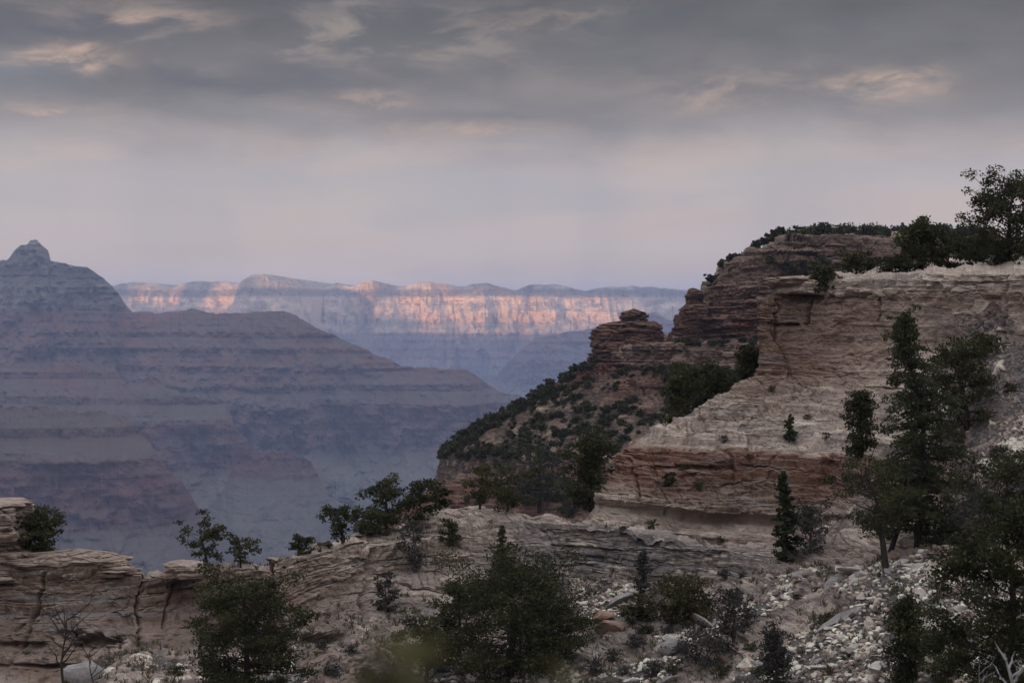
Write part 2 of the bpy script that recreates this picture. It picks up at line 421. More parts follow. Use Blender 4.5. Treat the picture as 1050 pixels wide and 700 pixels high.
M_BGREY = mat_stone('grey_limestone', (0.17, 0.165, 0.165), (0.29, 0.275, 0.265))
M_BRUST = mat_stone('rusty_sandstone', (0.19, 0.115, 0.082), (0.27, 0.20, 0.16))

# ------------------------------------------------------------------ far canyon
ZS = np.array([420, 260, 170, 100, 0, -90, -112, -150, -172, -220, -244, -290, -314, -360, -520, -560, -790, -850, -900], float)
RUN = np.array([0, 110, 60, 130, 22, 230, 8, 110, 8, 120, 8, 120, 8, 140, 45, 120, 800, 18, 300], float)
CUM = np.cumsum(RUN)
def Prun(z): return np.interp(-z, -ZS, CUM)
ZBUF = {}
SHEETS = {}

def canyon_face(name, crest, nu, nz, amp, seed, kfac=1.0, bumps=(), back=400.0, zbot=-860.0, plateau=0.0, rimwave=0.0, fine=1.0, mat=None, zoff=0.0, radial=False, flute=1.0, rise=0.0, rough=.16):
    c = np.array(crest, float)
    px = np.linspace(c[0, 0], c[-1, 0], nu)
    py = np.interp(px, c[:, 0], c[:, 1]); D = np.interp(px, c[:, 0], c[:, 2])
    X0 = (px - 525) / FPX * D
    w = rimwave * fbm(X0 / 1500, 0.3, 0, seed, 4, 0.55)
    D = D + w
    py = py + fine * 0.9 * fbm(px / 9, 0, 0, seed + 70, 4, 0.6)
    C = at(px, py, D)
    s = np.linspace(0, 1, nz)[:, None]
    z = C[None, :, 2] + (zbot - C[None, :, 2]) * s
    x = np.repeat(C[None, :, 0], nz, 0)
    g = np.clip((C[None, :, 2] - z) / 420, 0, 1)
    big = 1 - np.abs(fbm(x / 900, 0.7, z / 2500, seed + 1, 3, 0.5))
    mid = 1 - np.abs(fbm(x / 330, 1.7, z / (420 * flute), seed + 2, 5, 0.6)) * 1.6
    small = fbm(x / 75, z / (70 * flute), 0.2, seed + 3, 5, 0.62)
    out = amp * (g * (big - 0.5) + 0.32 * np.sqrt(g) * mid + rough * (0.3 + g) * small)
    for (bx, bw, ba, zt) in bumps:
        xr = x + 90 * fbm(x / 400, z / 500, bx, seed + 8, 3)
        edge = .5 * (np.tanh((xr - bx + bw) / (25 + .07 * bw)) - np.tanh((xr - bx - bw) / (25 + .07 * bw)))
        out = out + ba * edge * sstep(-z, -zt, -zt + 60)
    y = C[None, :, 1] - kfac * (Prun(z - zoff) - Prun(C[None, :, 2] - zoff)) - out
    bedd = 9 * fine * noise(z / 11, x / 260, 0, seed + 5) + 7 * fine * fbm(x / 22, z / 14, 0, seed + 6, 3)
    y = y - bedd
    xf = x * y / C[None, :, 1] if radial else x
    front = np.stack([xf, y, z], 2)
    # the far side, so that the landform is a solid ridge or a plateau
    nb = 14 if not rise else 46
    sb = np.linspace(1, 0, nb)[:-1, None] ** 1.3
    if rise:
        top = np.clip(1 - (C[:, 2].max() - C[:, 2]) / 55, 0, 1)[None]
        zb = C[None, :, 2] + rise * top * sb
        sm = fbm(x[:1] / 75, zb / 70, 0.2, seed + 3, 5, .62) + .6 * fbm(x[:1] / 330, 1.7, zb / 420, seed + 2, 4)
        yb = C[None, :, 1] + kfac * (Prun(C[None, :, 2] - zoff) - Prun(zb - zoff)) + 30 * sb - .10 * amp * sm * np.sqrt(sb) - 9 * noise(zb / 11, x[:1] / 260, 0, seed + 5) * sb
    elif plateau:
        yb = C[None, :, 1] + plateau * sb
        zb = C[None, :, 2] + 6 * noise(x[:1] / 300, sb * 9, 0, seed) * sb - 4 * sb 
    else:
        zb = C[None, :, 2] + (zbot - C[None, :, 2]) * sb
        yb = C[None, :, 1] + kfac * (Prun(zb) - Prun(C[None, :, 2])) + 300 * sb * noise(x[:1] / 500, 3.3, 0, seed)
    G = np.concatenate([np.stack([C[None, :, 0] * (yb / C[None, :, 1] if radial and rise else np.ones_like(yb)), yb, zb], 2), front], 0)
    o = mesh_obj(name, G.reshape(-1, 3), grid_faces(*G.shape[:2]), mat or M_STRATA)
    return o, G

far_crest = [(-700, 300, 17000), (-200, 296, 16500), (60, 298, 16200), (120, 292, 16000), (140, 289, 15900), (160, 292, 15900), (176, 295, 16000), (185, 292, 16000), (200, 289, 15900), (225, 288, 15800), (244, 291, 15500),
             (252, 285, 14600), (258, 282, 14400), (270, 281, 14400), (284, 288, 14400), (298, 286, 14500), (310, 291, 14600), (322, 297, 14900), (332, 295, 15600), (345, 290, 15700), (360, 293, 15700), (382, 288, 15600), (404, 293, 15700), (420, 292, 15700), (440, 289, 15700),
             (470, 293, 15700), (498, 290, 15600), (528, 296, 15700), (545, 291, 15700), (572, 292, 15700), (600, 297, 15700), (622, 293, 15600), (655, 293, 15700), (690, 295, 15700), (720, 297, 15800), (900, 292, 16000), (1300, 296, 16500), (1800, 300, 17000)]
far_crest = [(a_, 291.5 + (b_ - 291.5) * (1.35 if 330 < a_ < 730 else 1.0), c_) for a_, b_, c_ in far_crest]
o, _ = canyon_face('canyon_wall', far_crest, 1500, 230, 560, 11, 0.8, plateau=9000, rimwave=160, fine=0.7, mat=M_STRATA_NORTH, zoff=-110.0, flute=2.2, rough=.07)
tag(o, 'long pale far wall of the canyon under the cloud, partly sunlit in orange', 'canyon wall', kind='structure')

hump = [(480, 420, 12400), (520, 372, 12400), (548, 347, 12400), (580, 341, 12300), (620, 334, 12200), (650, 330, 12200), (662, 322, 12200), (672, 320, 12200), (684, 328, 12200), (720, 330, 12300), (900, 345, 12500), (1200, 420, 12800)]
o, _ = canyon_face('butte', hump, 420, 150, 420, 29, 0.75, fine=0.6)
tag(o, 'low blue butte in shade in front of the sunlit band of the far wall', 'butte', kind='structure')

mid_crest = [(-900, 330, 8200), (-420, 300, 7800), (-150, 275, 7500), (-40, 268, 7400), (6, 267, 7400), (9, 264, 7400), (14, 258, 7400), (21, 252, 7400), (28, 251, 7400), (31, 247, 7400), (37, 246, 7400), (41, 249, 7400), (45, 252, 7400), (50, 258, 7400), (52, 269, 7400), (70, 270, 7380), (90, 275, 7350), (106, 285, 7300), (117, 295, 7300),
             (124, 304, 7270), (129, 312, 7250), (136, 319, 7250), (165, 321, 7250), (195, 317, 7200), (225, 322, 7200), (260, 320, 7100), (288, 318, 7000), (302, 322, 7000), (318, 332, 6950), (350, 347, 6950), (382, 362, 6900), (412, 375, 6850), (440, 377, 6800), (478, 379, 6800), (492, 388, 6800), (505, 398, 6800), (535, 407, 6750), (560, 410, 6700),
             (585, 440, 6700), (640, 500, 6700), (720, 560, 6800), (900, 590, 7000)]
o, _ = canyon_face('butte', mid_crest, 1300, 360, 250, 5, 0.95,
                   fine=1.0, radial=True)
tag(o, 'broad stepped butte with a small summit block, blue with haze, at the left', 'butte', kind='structure')

spur_c = [(-420, 461, 4150), (-100, 463, 4120), (20, 464, 4100), (60, 465, 4100), (100, 466, 4110), (130, 468, 4120), (150, 474, 4140), (165, 479, 4160), (184, 489, 4200), (194, 505, 4250), (202, 521, 4300), (222, 548, 4400), (262, 582, 4500), (310, 625, 4600)]
o, _ = canyon_face('spur', spur_c, 700, 190, 230, 61, 0.8, plateau=900, rise=112, fine=0.8, radial=True)
tag(o, 'dark red flat-topped spur at the foot of the stepped butte, lowest at the left', 'spur', kind='structure')
spur_b = [(-300, 427, 5600), (-60, 426, 5600), (60, 425, 5600), (140, 422, 5600), (158, 420, 5600), (176, 424, 5620), (205, 427, 5640), (232, 428, 5650), (238, 434, 5660), (246, 444, 5680), (254, 452, 5700), (262, 470, 5720), (290, 500, 5800), (330, 545, 5900), (380, 590, 6000)]
o, _ = canyon_face('spur', spur_b, 700, 190, 260, 63, 0.8, plateau=800, rise=105, fine=0.8, radial=True)
tag(o, 'rounded red spur of the stepped butte above the darkest lower spur', 'spur', kind='structure')
spur_a = [(-420, 398, 6000), (-60, 397, 6000), (30, 399, 6000), (64, 399, 6000), (72, 397, 6000), (116, 398, 6000), (124, 403, 6010), (140, 411, 6040), (160, 424, 6100), (200, 440, 6150), (240, 470, 6200)]
o, _ = canyon_face('spur', spur_a, 600, 170, 200, 67, 0.8, plateau=500, rise=90, fine=0.8, radial=True)
tag(o, 'small dark flat-topped spur high on the face of the stepped butte', 'spur', kind='structure')
spur_d = [(215, 520, 5200), (240, 498, 5200), (262, 491, 5200), (300, 493, 5200), (318, 496, 5200), (340, 512, 5200), (370, 528, 5200), (410, 552, 5200), (470, 590, 5200)]
o, _ = canyon_face('spur', spur_d, 420, 130, 220, 69, 0.8, plateau=400, rise=90, fine=0.8, radial=True)
tag(o, 'low pale spur with a dark cap at the foot of the butte, right of the red spurs', 'spur', kind='structure')
fl = np.linspace(-28000, 28000, 160)
fx, fy = np.meshgrid(fl, np.linspace(-7800, 29000, 140))
fz = -872 + 12 * fbm(fx / 900, fy / 900, 0, 3, 4)
o = mesh_obj('canyon_floor', np.stack([fx, fy, fz], 2).reshape(-1, 3), grid_faces(140, 160)[:, ::-1], M_STRATA)
tag(o, 'flat bench and floor of the canyon far below', 'ground', kind='structure')

# ------------------------------------------------------------------ lofted near land
def loft(rows, counts, nu, masks):
    """rows: list of control polylines [(px, py, D), ...]; counts: rows of quads between them; masks: per row dict values"""
    R = np.array([[list(p[:3]) for p in r] for r in rows], float)
    W = at(R[..., 0], R[..., 1], R[..., 2])
    W = catmull(W, nu)                                     # along the row
    out, mk = [], {k: [] for k in masks}
    m = R.shape[1]
    for k in masks:                                        # rows of masks reach over the added end columns
        masks[k] = [v if np.ndim(v) == 0 else ([v[0]] * ((m - len(v)) // 2) + list(v) + [v[-1]] * (m - len(v) - (m - len(v)) // 2)) for v in masks[k]]
    for i, n in enumerate(counts):
        t = np.linspace(0, 1, n, endpoint=False)
        if i == len(counts) - 1: t = np.linspace(0, 1, n)
        out.append(W[i][None] + (W[i + 1] - W[i])[None] * t[:, None, None])
        for k, v in masks.items():
            a = catmull(np.array(v[i], float)[:, None], nu)[:, 0] if np.ndim(v[i]) else np.full(nu, float(v[i]))
            b = catmull(np.array(v[i + 1], float)[:, None], nu)[:, 0] if np.ndim(v[i + 1]) else np.full(nu, float(v[i + 1]))
            mk[k].append(a[None] + (b - a)[None] * t[:, None])
    G = np.concatenate(out, 0)
    return G, {k: np.clip(np.concatenate(v, 0), 0, 1) for k, v in mk.items()}

def carve(P, n, caves, cracks):
    """hollows and open cracks of the rock face, at the places where the cliff has them"""
    px, py, c = to_px(P)
    d = np.zeros(len(P))
    for (cx, cy, wx, wy, dep) in caves:
        rag = 1 + .35 * fbm(px / 9, py / 5, cx, 7, 3)
        q = ((px - cx) / (wx * rag)) ** 2 + (np.where(py < cy, (py - cy) / (wy * .55), (py - cy) / wy) / rag) ** 2
        d -= dep * np.exp(-q ** 1.6)
    for (ax, ay, bx, by_, w, dep) in cracks:
        L2 = (bx - ax) ** 2 + (by_ - ay) ** 2
        t = np.clip(((px - ax) * (bx - ax) + (py - ay) * (by_ - ay)) / L2, 0, 1)
        wob = 3.0 * fbm(t * 5, ax, 0, 5, 3)
        dd = np.hypot(px - ax - t * (bx - ax) - wob, py - ay - t * (by_ - ay))
        d -= dep * np.exp(-(dd / w) ** 2)
    return d
def rocky(name, G, mk, mat, seed, S, hb, block, amp_bed, amp_stone, stone_size, label, cat, dip=0.0, top_rows=0, FR=.75, caves=(), cracks=()):
    nv, nu = G.shape[:2]
    G = blur_v(G, 3)
    if top_rows:
        T = G[:top_rows]
        wv = S * .35 * fbm(T[..., 0] / (3 * S), T[..., 1] / (6 * S), 0, seed + 80, 3)
        zt = terrace(T[..., 2].ravel(), wv.ravel(), seed + 81, .5 * S, 1.6 * S, .25).reshape(T.shape[:2])
        f = np.linspace(1, 0, top_rows)[:, None] ** .5
        G[:top_rows, :, 2] = T[..., 2] * (1 - f) + zt * f
    N = grid_normals(G)
    P = G.reshape(-1, 3); n = N.reshape(-1, 3)
    x, y, z = P.T
    u = x * 0.96 + y * 0.18
    scree = mk['scree'].ravel(); red = mk['red'].ravel()
    edgen = fbm(x / (5 * S), y / (5 * S), z / (3 * S), seed + 40, 3)
    scree = np.clip(scree + 0.35 * edgen * (scree > 0.02) * (scree < 0.98) * 2, 0, 1)
    zz = z + dip * x + 0.22 * S * fbm(x / (14 * S), y / (14 * S), 0, seed + 1, 2)
    d1, v1 = beds(zz, u, seed + 2, hb[0], hb[1], block)
    d2, v2 = beds(zz + 0.15 * S * noise(x / (2 * S), 0, 0, seed + 8), u + 3.3, seed + 3, hb[0] * 0.8, hb[1] * 0.30, block * 0.45, 1.6)
    lump = fbm(x / (3.2 * S), y / (3.2 * S), z / (2.2 * S), seed + 5, 5, 0.55)
    bay = fbm(x / (11 * S), y / (11 * S), z / (16 * S), seed + 6, 3)
    wq = P + 0.32 * stone_size * np.stack([fbm(1.6 * x / stone_size, 1.6 * y / stone_size, 1.6 * z / stone_size, seed + 60 + k, 2) for k in range(3)], 1)
    h1, s1, e1 = stones(wq * (.8, 1, 1.9), stone_size, seed + 11)
    h2, s2, e2 = stones(wq * (1, 1, 1.7), stone_size * 0.42, seed + 21)
    bedamp = mk['bed'].ravel() * (1 - scree)
    patchy = sstep(fbm(u / (6 * S), z / (2.2 * S), 0, seed + 50, 3), -.7, .5)
    # joints: vertical cracks a few metres apart, each block between two of them set in or out
    jw = 4.6 * S
    ju = u / jw + .10 * fbm(u / (5 * S), z / (3.0 * S), 0, seed + 51, 4, .6)
    jk = np.floor(ju); jf = ju - jk
    j0 = .2 + .6 * rnd(jk.astype(np.int64), seed=seed + 52)
    side = jf > j0
    jd = np.abs(jf - j0) * jw
    jv = rnd((jk + side).astype(np.int64), seed=seed + 53)
    jmask = sstep(noise(u / (5 * S), z / (2.2 * S), 3.3, seed + 54), .0, .4)
    joint = (jv - .5) * .8 * sstep(jd, 0, .25 * S) - .7 * jmask * np.exp(-(jd / (.11 * S)) ** 2)
    d3, v3 = beds(zz + 0.05 * S * noise(x / S, 0, z / S, seed + 18), u + 7.7, seed + 4, hb[0] * .7, hb[0] * 1.5, block * .22, 2.2)
    # broken faces: angular facets with dark gaps between them
    wr = P + 0.30 * S * np.stack([fbm(x / S, y / S, z / S, seed + 120 + k, 3) for k in range(3)], 1)
    hr, sr, er = stones(wr * (.85, .85, 1.9), 1.7 * S, seed + 131)
    hq, sq_, eq = stones(wr * (.9, .9, 1.7), .62 * S, seed + 141)
    frac = (.75 * hr * np.clip(er * 6, 0, 1) - .42 * np.exp(-(er / .07) ** 2)) + .42 * hq * np.clip(eq * 5, 0, 1)
    fmask = .35 + .65 * sstep(fbm(x / (4 * S), y / (4 * S), z / (2.5 * S), seed + 150, 3), -.4, .4)
    hor = n.copy(); hor[:, 2] *= 0.25
    hor /= np.maximum(np.linalg.norm(hor, axis=1, keepdims=True), 1e-6)
    d_rock = amp_bed * (bedamp * (.35 + .65 * patchy) * (1.25 * d1 + 0.75 * d2) + (.02 + .40 * mk['bed'].ravel()) * d3 + (0.30 + .75 * (1 - mk['bed'].ravel()) ** 2) * lump + 1.0 * bay + joint + FR * fmask * frac * (mk['fr'].ravel() if 'fr' in mk else 1.0))
    patch = sstep(fbm(x / (3.5 * S), y / (3.5 * S), z / (3.5 * S), seed + 70, 4), -.05, .45)
    h1 = h1 * patch
    h0, s0, e0 = stones(wq * (.8, 1, 1.7), stone_size * 2.6, seed + 31)
    bigm = (rnd(np.round(s0 * 1e6).astype(np.int64), seed=seed + 32) < .16) * np.clip(e0 * 4, 0, 1) * (scree > .6)
    d_scr = amp_stone * (h1 * np.clip(e1 * 4, 0, 1) + 0.55 * h2 * np.clip(e2 * 4, 0, 1)) * (1 - .8 * bigm) + amp_bed * 0.35 * lump + amp_stone * 2.2 * bigm * (.6 + h0)
    slopy = sstep(np.abs(n[:, 2]), .22, .55) * (1 - scree) * np.clip(mk['bed'].ravel() * 1.3, 0, 1)
    wz = S * (.16 * fbm(u / (2.2 * S), y / (4 * S), 0, seed + 90, 4) + .22 * (rnd(np.floor(u / (1.3 * S) + fbm(u / S, z / S, 0, seed + 92, 2) * .4).astype(np.int64), np.floor(z / (.8 * S)).astype(np.int64), seed=seed + 91) - .5))
    zt = terrace(zz, wz, seed + 93, hb[0] * 1.3, hb[1] * .75, .22)
    P = P.copy(); P[:, 2] += (zt - zz) * slopy
    d_rock = d_rock * (1 - .25 * slopy)
    if caves or cracks: d_rock = d_rock + carve(P, n, caves, cracks)
    Q = P + hor * (d_rock * (1 - scree))[:, None] + n * (d_scr * scree)[:, None]
    tone = np.where(scree > 0.5, np.clip(np.where(bigm > .3, .35 + .6 * rnd(np.round(s0 * 1e6).astype(np.int64), seed=seed + 33), (0.55 * s1 * patch + 0.45 * s2 + .16 * (1 - patch)) * 1.05) + 0.14 * lump, 0, 1), np.clip(0.45 * v1 + 0.25 * v2 + .3 * sr + .2 * sq_ - .05, 0, 1))
    redm = np.clip(red + 0.25 * bay * (red > 0.02), 0, 1)
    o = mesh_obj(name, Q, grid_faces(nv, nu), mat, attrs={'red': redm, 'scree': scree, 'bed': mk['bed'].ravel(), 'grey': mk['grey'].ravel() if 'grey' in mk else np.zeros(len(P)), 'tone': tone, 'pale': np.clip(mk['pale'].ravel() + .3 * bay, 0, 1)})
    tag(o, label, cat, kind='structure')
    SHEETS.setdefault('all', []).append((name, Q, scree, nv, nu, n))
    return o, Q

# promontory, about 500 m away: stepped red cliffs over a shrubby slope
rowsP = [
 [(790, 255, 1500), (800, 255, 1400), (800, 262, 1100), (800, 262, 1000), (850, 262, 1000), (880, 262, 1000), (950, 262, 1000), (1150, 262, 1000)],
 [(775, 262, 640), (738, 278, 580), (726, 290, 546), (741, 272, 527), (788, 247, 512), (850, 238, 520), (930, 240, 545), (1150, 240, 560)],
 [(772, 268, 636), (736, 284, 578), (724, 296, 543), (740, 280, 523), (788, 258, 508), (850, 250, 516), (930, 252, 541), (1150, 252, 556)],
 [(745, 340, 636), (722, 342, 575), (713, 345, 536), (728, 347, 515), (790, 342, 500), (850, 288, 509), (930, 286, 534), (1150, 288, 550)],
 [(722, 343, 630), (701, 345, 566), (692, 347, 528), (722, 349, 505), (790, 349, 491), (850, 330, 490), (930, 330, 515), (1150, 330, 530)],
 [(705, 352, 620), (640, 353, 560), (611, 357, 521), (680, 351, 500), (790, 352, 487), (850, 350, 487), (930, 350, 505), (1150, 350, 520)],
 [(700, 380, 619), (628, 375, 558.5), (604, 371, 519.5), (680, 384, 498), (790, 384, 484.5), (850, 384, 484), (930, 385, 502), (1150, 385, 517)],
 [(560, 455, 600), (480, 458, 545), (453, 463, 508), (545, 468, 478), (680, 470, 452), (850, 470, 450), (930, 470, 470), (1150, 470, 480)],
 [(545, 497, 598), (462, 498, 542), (445, 499, 505), (540, 503, 475), (680, 505, 449), (850, 505, 447), (930, 505, 467), (1150, 505, 477)],
 [(420, 590, 590), (340, 592, 530), (312, 596, 498), (470, 605, 455), (680, 610, 420), (850, 610, 415), (930, 610, 430), (1150, 610, 440)],
 [(420, 1500, 590), (340, 1500, 525), (300, 1500, 490), (470, 1500, 420), (680, 1500, 390), (850, 1500, 385), (930, 1500, 400), (1150, 1500, 410)],
]
cntP = [10, 18, 80, 8, 16, 50, 110, 50, 60, 20]
GP, mP = loft(rowsP, cntP, 620, {
 'pale': [.2, .95, .6, .02, .25, .05, .03, .14, .05, .15, .2],
 'scree': [1, .3, .0, .0, .9, .5, .05, 1.0, .0, 0.9, .9], 'red': [0, .1, .5, .8, .4, .7, .7, .1, 1, .5, .4], 'bed': [0, .6, .6, .9, .4, 1, 1, .15, .8, .3, .1]})
rocky('promontory', GP, mP, M_HILL, 101, 4.0, (0.7, 4.2), 9.0, 1.9, 0.55, 2.6, 'stepped red promontory of layered cliffs above a shrubby slope', 'promontory', top_rows=60)

# big bare cliff on the right, about 100 m away
rowsA = [
 [(850, 300, 240), (850, 290, 200), (840, 288, 175), (860, 281, 170), (880, 276, 165), (910, 273, 160), (940, 270, 155), (990, 266, 150), (1060, 262, 140), (1180, 262, 130)],
 [(830, 292, 150), (803, 290, 124), (793, 288, 112), (815, 287, 110), (850, 285, 108), (880, 286, 106), (920, 284, 104), (970, 281, 100), (1040, 279, 95), (1180, 277, 86)],
 [(829, 301, 150), (802, 301, 124), (792, 301, 111.5), (815, 302, 109.6), (850, 304, 107.5), (880, 304, 105.6), (920, 303, 103.5), (970, 302, 99.5), (1040, 302, 94.5), (1180, 302, 85.5)],
 [(820, 308, 150), (792, 307, 123), (777, 306, 110), (815, 309, 110.4), (850, 311, 108.2), (880, 308, 106.0), (920, 307, 103.7), (970, 306, 99.6), (1040, 306, 94.6), (1180, 306, 85.6)],
 [(818, 388, 150), (790, 386, 122), (779, 383, 108.5), (815, 385, 107.5), (850, 382, 105.6), (880, 375, 104), (920, 362, 102), (970, 356, 98.4), (1040, 356, 93.6), (1180, 356, 84.5)],
 [(760, 440, 150), (700, 436, 120), (668, 441, 105.5), (740, 447, 102), (800, 459, 100), (850, 463, 98), (910, 462, 95), (970, 458, 90), (1040, 455, 85), (1180, 450, 76)],
 [(740, 452, 149), (660, 449, 117), (636, 459, 104), (720, 462, 100.5), (800, 466, 99), (850, 470, 97), (910, 468, 94), (970, 464, 89), (1040, 461, 84), (1180, 456, 75)],
 [(720, 490, 148), (645, 490, 114), (627, 492, 102), (720, 502, 98.6), (800, 508, 97), (850, 510, 95.6), (910, 505, 92.6), (970, 498, 87.8), (1040, 492, 82.6), (1180, 486, 73.6)],
 [(715, 515, 147), (635, 512, 112.5), (609, 510, 100.6), (710, 523, 97), (800, 529, 96), (850, 528, 94.6), (910, 520, 91.6), (970, 512, 86.8), (1040, 506, 81.6), (1180, 500, 72.6)],
 [(715, 520, 148), (640, 517, 114), (616, 517, 101.5), (710, 529, 98.1), (800, 535, 97.0), (850, 534, 95), (910, 526, 91.4), (970, 518, 86.4), (1040, 512, 81.0), (1180, 506, 72.0)],
 [(705, 540, 146), (620, 538, 112), (598, 537, 99.6), (700, 547, 96.2), (800, 553, 95.4), (850, 550, 93.6), (910, 545, 90.0), (970, 538, 85.0), (1040, 532, 79.6), (1180, 526, 71.0)],
 [(705, 640, 146), (620, 640, 112), (598, 640, 99.0), (700, 650, 95.0), (800, 650, 94.0), (850, 650, 92.0), (910, 640, 88.0), (970, 640, 83.0), (1040, 640, 77.0), (1180, 640, 69.0)],
]
rowsA = [r + [(1500, r[-1][1], r[-1][2] * .82)] for r in rowsA]
cntA = [14, 24, 14, 110, 110, 10, 50, 30, 12, 30, 20]
GA, mA = loft(rowsA, cntA, 840, {
 'fr': [.6, .9, .7, [.6, .6, .6, .5, .4, .3, .2, .2, .2, .2], [.5, .5, .5, .45, .4, .3, .3, .3, .3, .3], 1, 1, .9, .6, .3, .8, 1],
 'pale': [.6, .7, .12, .04, [.04, .04, .06, .08, .08, .1, .3, .4, .4, .4], 1.0, .0, .1, .45, .85, .5, .4],
 'scree': [.6, .1, 0, 0, [0, 0, 0, 0, 0, 0, .3, .9, 1, 1], [.3, .3, .3, .4, .5, .6, .9, 1, 1, 1], [.1, .1, .1, .1, .1, .1, .3, .8, 1, 1], [0, 0, 0, 0, 0, 0, .1, .5, 1, 1], [0, 0, 0, 0, 0, 0.1, .3, .8, 1, 1], [0, 0, 0, 0, .1, .4, .8, 1, 1, 1], [.3, .3, .3, .3, .3, .6, .9, 1, 1, 1], 1],
 'red': [0, .1, .3, .35, [.5, .5, .5, .5, .5, .5, .4, .2, .2, .1], .05, [.8, .8, .9, 1, 1, 1, 1, .8, 0, 0], [.8, .8, .7, .6, .5, .5, .7, .8, 0, 0], .1, .1, .0, 0],
 'bed': [.3, .7, .5, [.4, .4, .4, .3, .2, .12, .1, .1, .1, .1], [.4, .4, .4, .3, .2, .12, .1, .1, .1, .1], .9, .6, .35, .4, .15, .6, .5]})
rocky('cliff', GA, mA, M_NEAR, 211, 1.0, (0.16, 1.5), 2.6, 0.42, 0.16, 0.55, 'big bare cliff of banded cream and red rock rising at the right', 'cliff', dip=0.02, FR=1.05,
      caves=[(822, 304, 26, 5, 1.0), (880, 303, 14, 4, .5), (851, 492, 9, 6, 1.0), (1030, 357, 30, 4, .5), (700, 478, 40, 3, .4)],
      cracks=[(800, 306, 799, 348, 1.6, .7), (829, 306, 825, 332, 1.6, .7), (829, 331, 800, 333, 1.3, .5), (1032, 282, 1030, 352, 1.6, .5), (905, 306, 903, 330, 1.2, .3), (640, 470, 655, 512, 1.4, .4)])

# near ridge and scree slope below it
rowsB = [
 [(-140, 690, 118.5), (0, 690, 117.75), (70, 690, 117.0), (140, 690, 115.5), (210, 690, 118.0), (276, 690, 120.46), (284, 680, 114.61), (340, 640, 125.28), (400, 620, 134.19), (480, 600, 138.0), (560, 590, 134.0), (640, 590, 130.0), (740, 590, 126.0), (850, 590, 122.0), (960, 590, 112.0), (1060, 590, 100.0), (1180, 590, 95.0)],
 [(-140, 560, 96.38), (0, 563, 94.2), (70, 564, 93.6), (140, 580, 93.46), (210, 578, 95.2), (276, 578, 98.13), (286, 567, 91.06), (340, 548, 98.31), (400, 532, 103.95), (475, 516, 105.93), (560, 530, 102.0), (640, 538, 98.0), (740, 548, 96.0), (850, 552, 93.0), (960, 540, 85.0), (1060, 532, 77.0), (1180, 526, 70.0)],
 [(-140, 570, 93.22), (0, 572, 91.06), (70, 573, 90.48), (140, 586, 90.8), (210, 584, 92.92), (276, 584, 95.82), (283, 575, 87.92), (340, 562, 94.83), (400, 549, 100.17), (475, 536, 101.97), (560, 541, 98.0), (640, 547, 94.5), (740, 558, 92.5), (850, 560, 90.0), (960, 552, 83.0), (1060, 546, 74.0), (1180, 540, 67.0)],
 [(-140, 630, 91.25), (0, 636, 89.49), (70, 638, 88.53), (140, 634, 89.05), (210, 630, 91.4), (276, 628, 94.28), (285, 615, 86.74), (340, 606, 93.09), (400, 594, 97.33), (475, 585, 98.5), (560, 580, 97.0), (640, 580, 93.6), (740, 582, 91.8), (850, 572, 87.0), (960, 570, 79.0), (1060, 568, 69.0), (1180, 566, 62.0)],
 [(-140, 690, 88.48), (0, 688, 87.14), (70, 688, 86.19), (140, 668, 86.62), (210, 662, 89.12), (276, 652, 91.97), (300, 645, 86.4), (345, 640, 90.48), (400, 625, 93.55), (475, 628, 94.05), (560, 618, 95.2), (640, 612, 92.2), (740, 600, 90.6), (850, 586, 84.0), (960, 590, 74.0), (1060, 600, 62.0), (1180, 600, 55.0)],
 [(-140, 730, 79.79), (0, 728, 79.28), (70, 728, 78.78), (140, 720, 76.76), (210, 720, 76.0), (276, 720, 75.46), (300, 720, 76.8), (345, 720, 80.91), (400, 720, 85.05), (475, 720, 85.14), (560, 716, 82.0), (640, 714, 79.0), (740, 712, 75.0), (850, 712, 68.0), (960, 712, 58.0), (1060, 712, 49.0), (1180, 712, 44.0)],
 [(-140, 1100, 61.62), (0, 1100, 61.23), (70, 1100, 60.84), (140, 1100, 58.52), (210, 1100, 57.0), (276, 1100, 55.44), (300, 1100, 56.0), (345, 1100, 59.16), (400, 1100, 61.42), (475, 1100, 59.4), (560, 1100, 55.0), (640, 1100, 50.0), (740, 1100, 46.0), (850, 1100, 40.0), (960, 1100, 34.0), (1060, 1100, 29.0), (1180, 1100, 26.0)],
]
rowsB = [[(-420, r[0][1], r[0][2] * 1.02)] + r + [(1500, r[-1][1], r[-1][2] * .82)] for r in rowsB]
cntB = [12, 34, 90, 90, 150, 60]
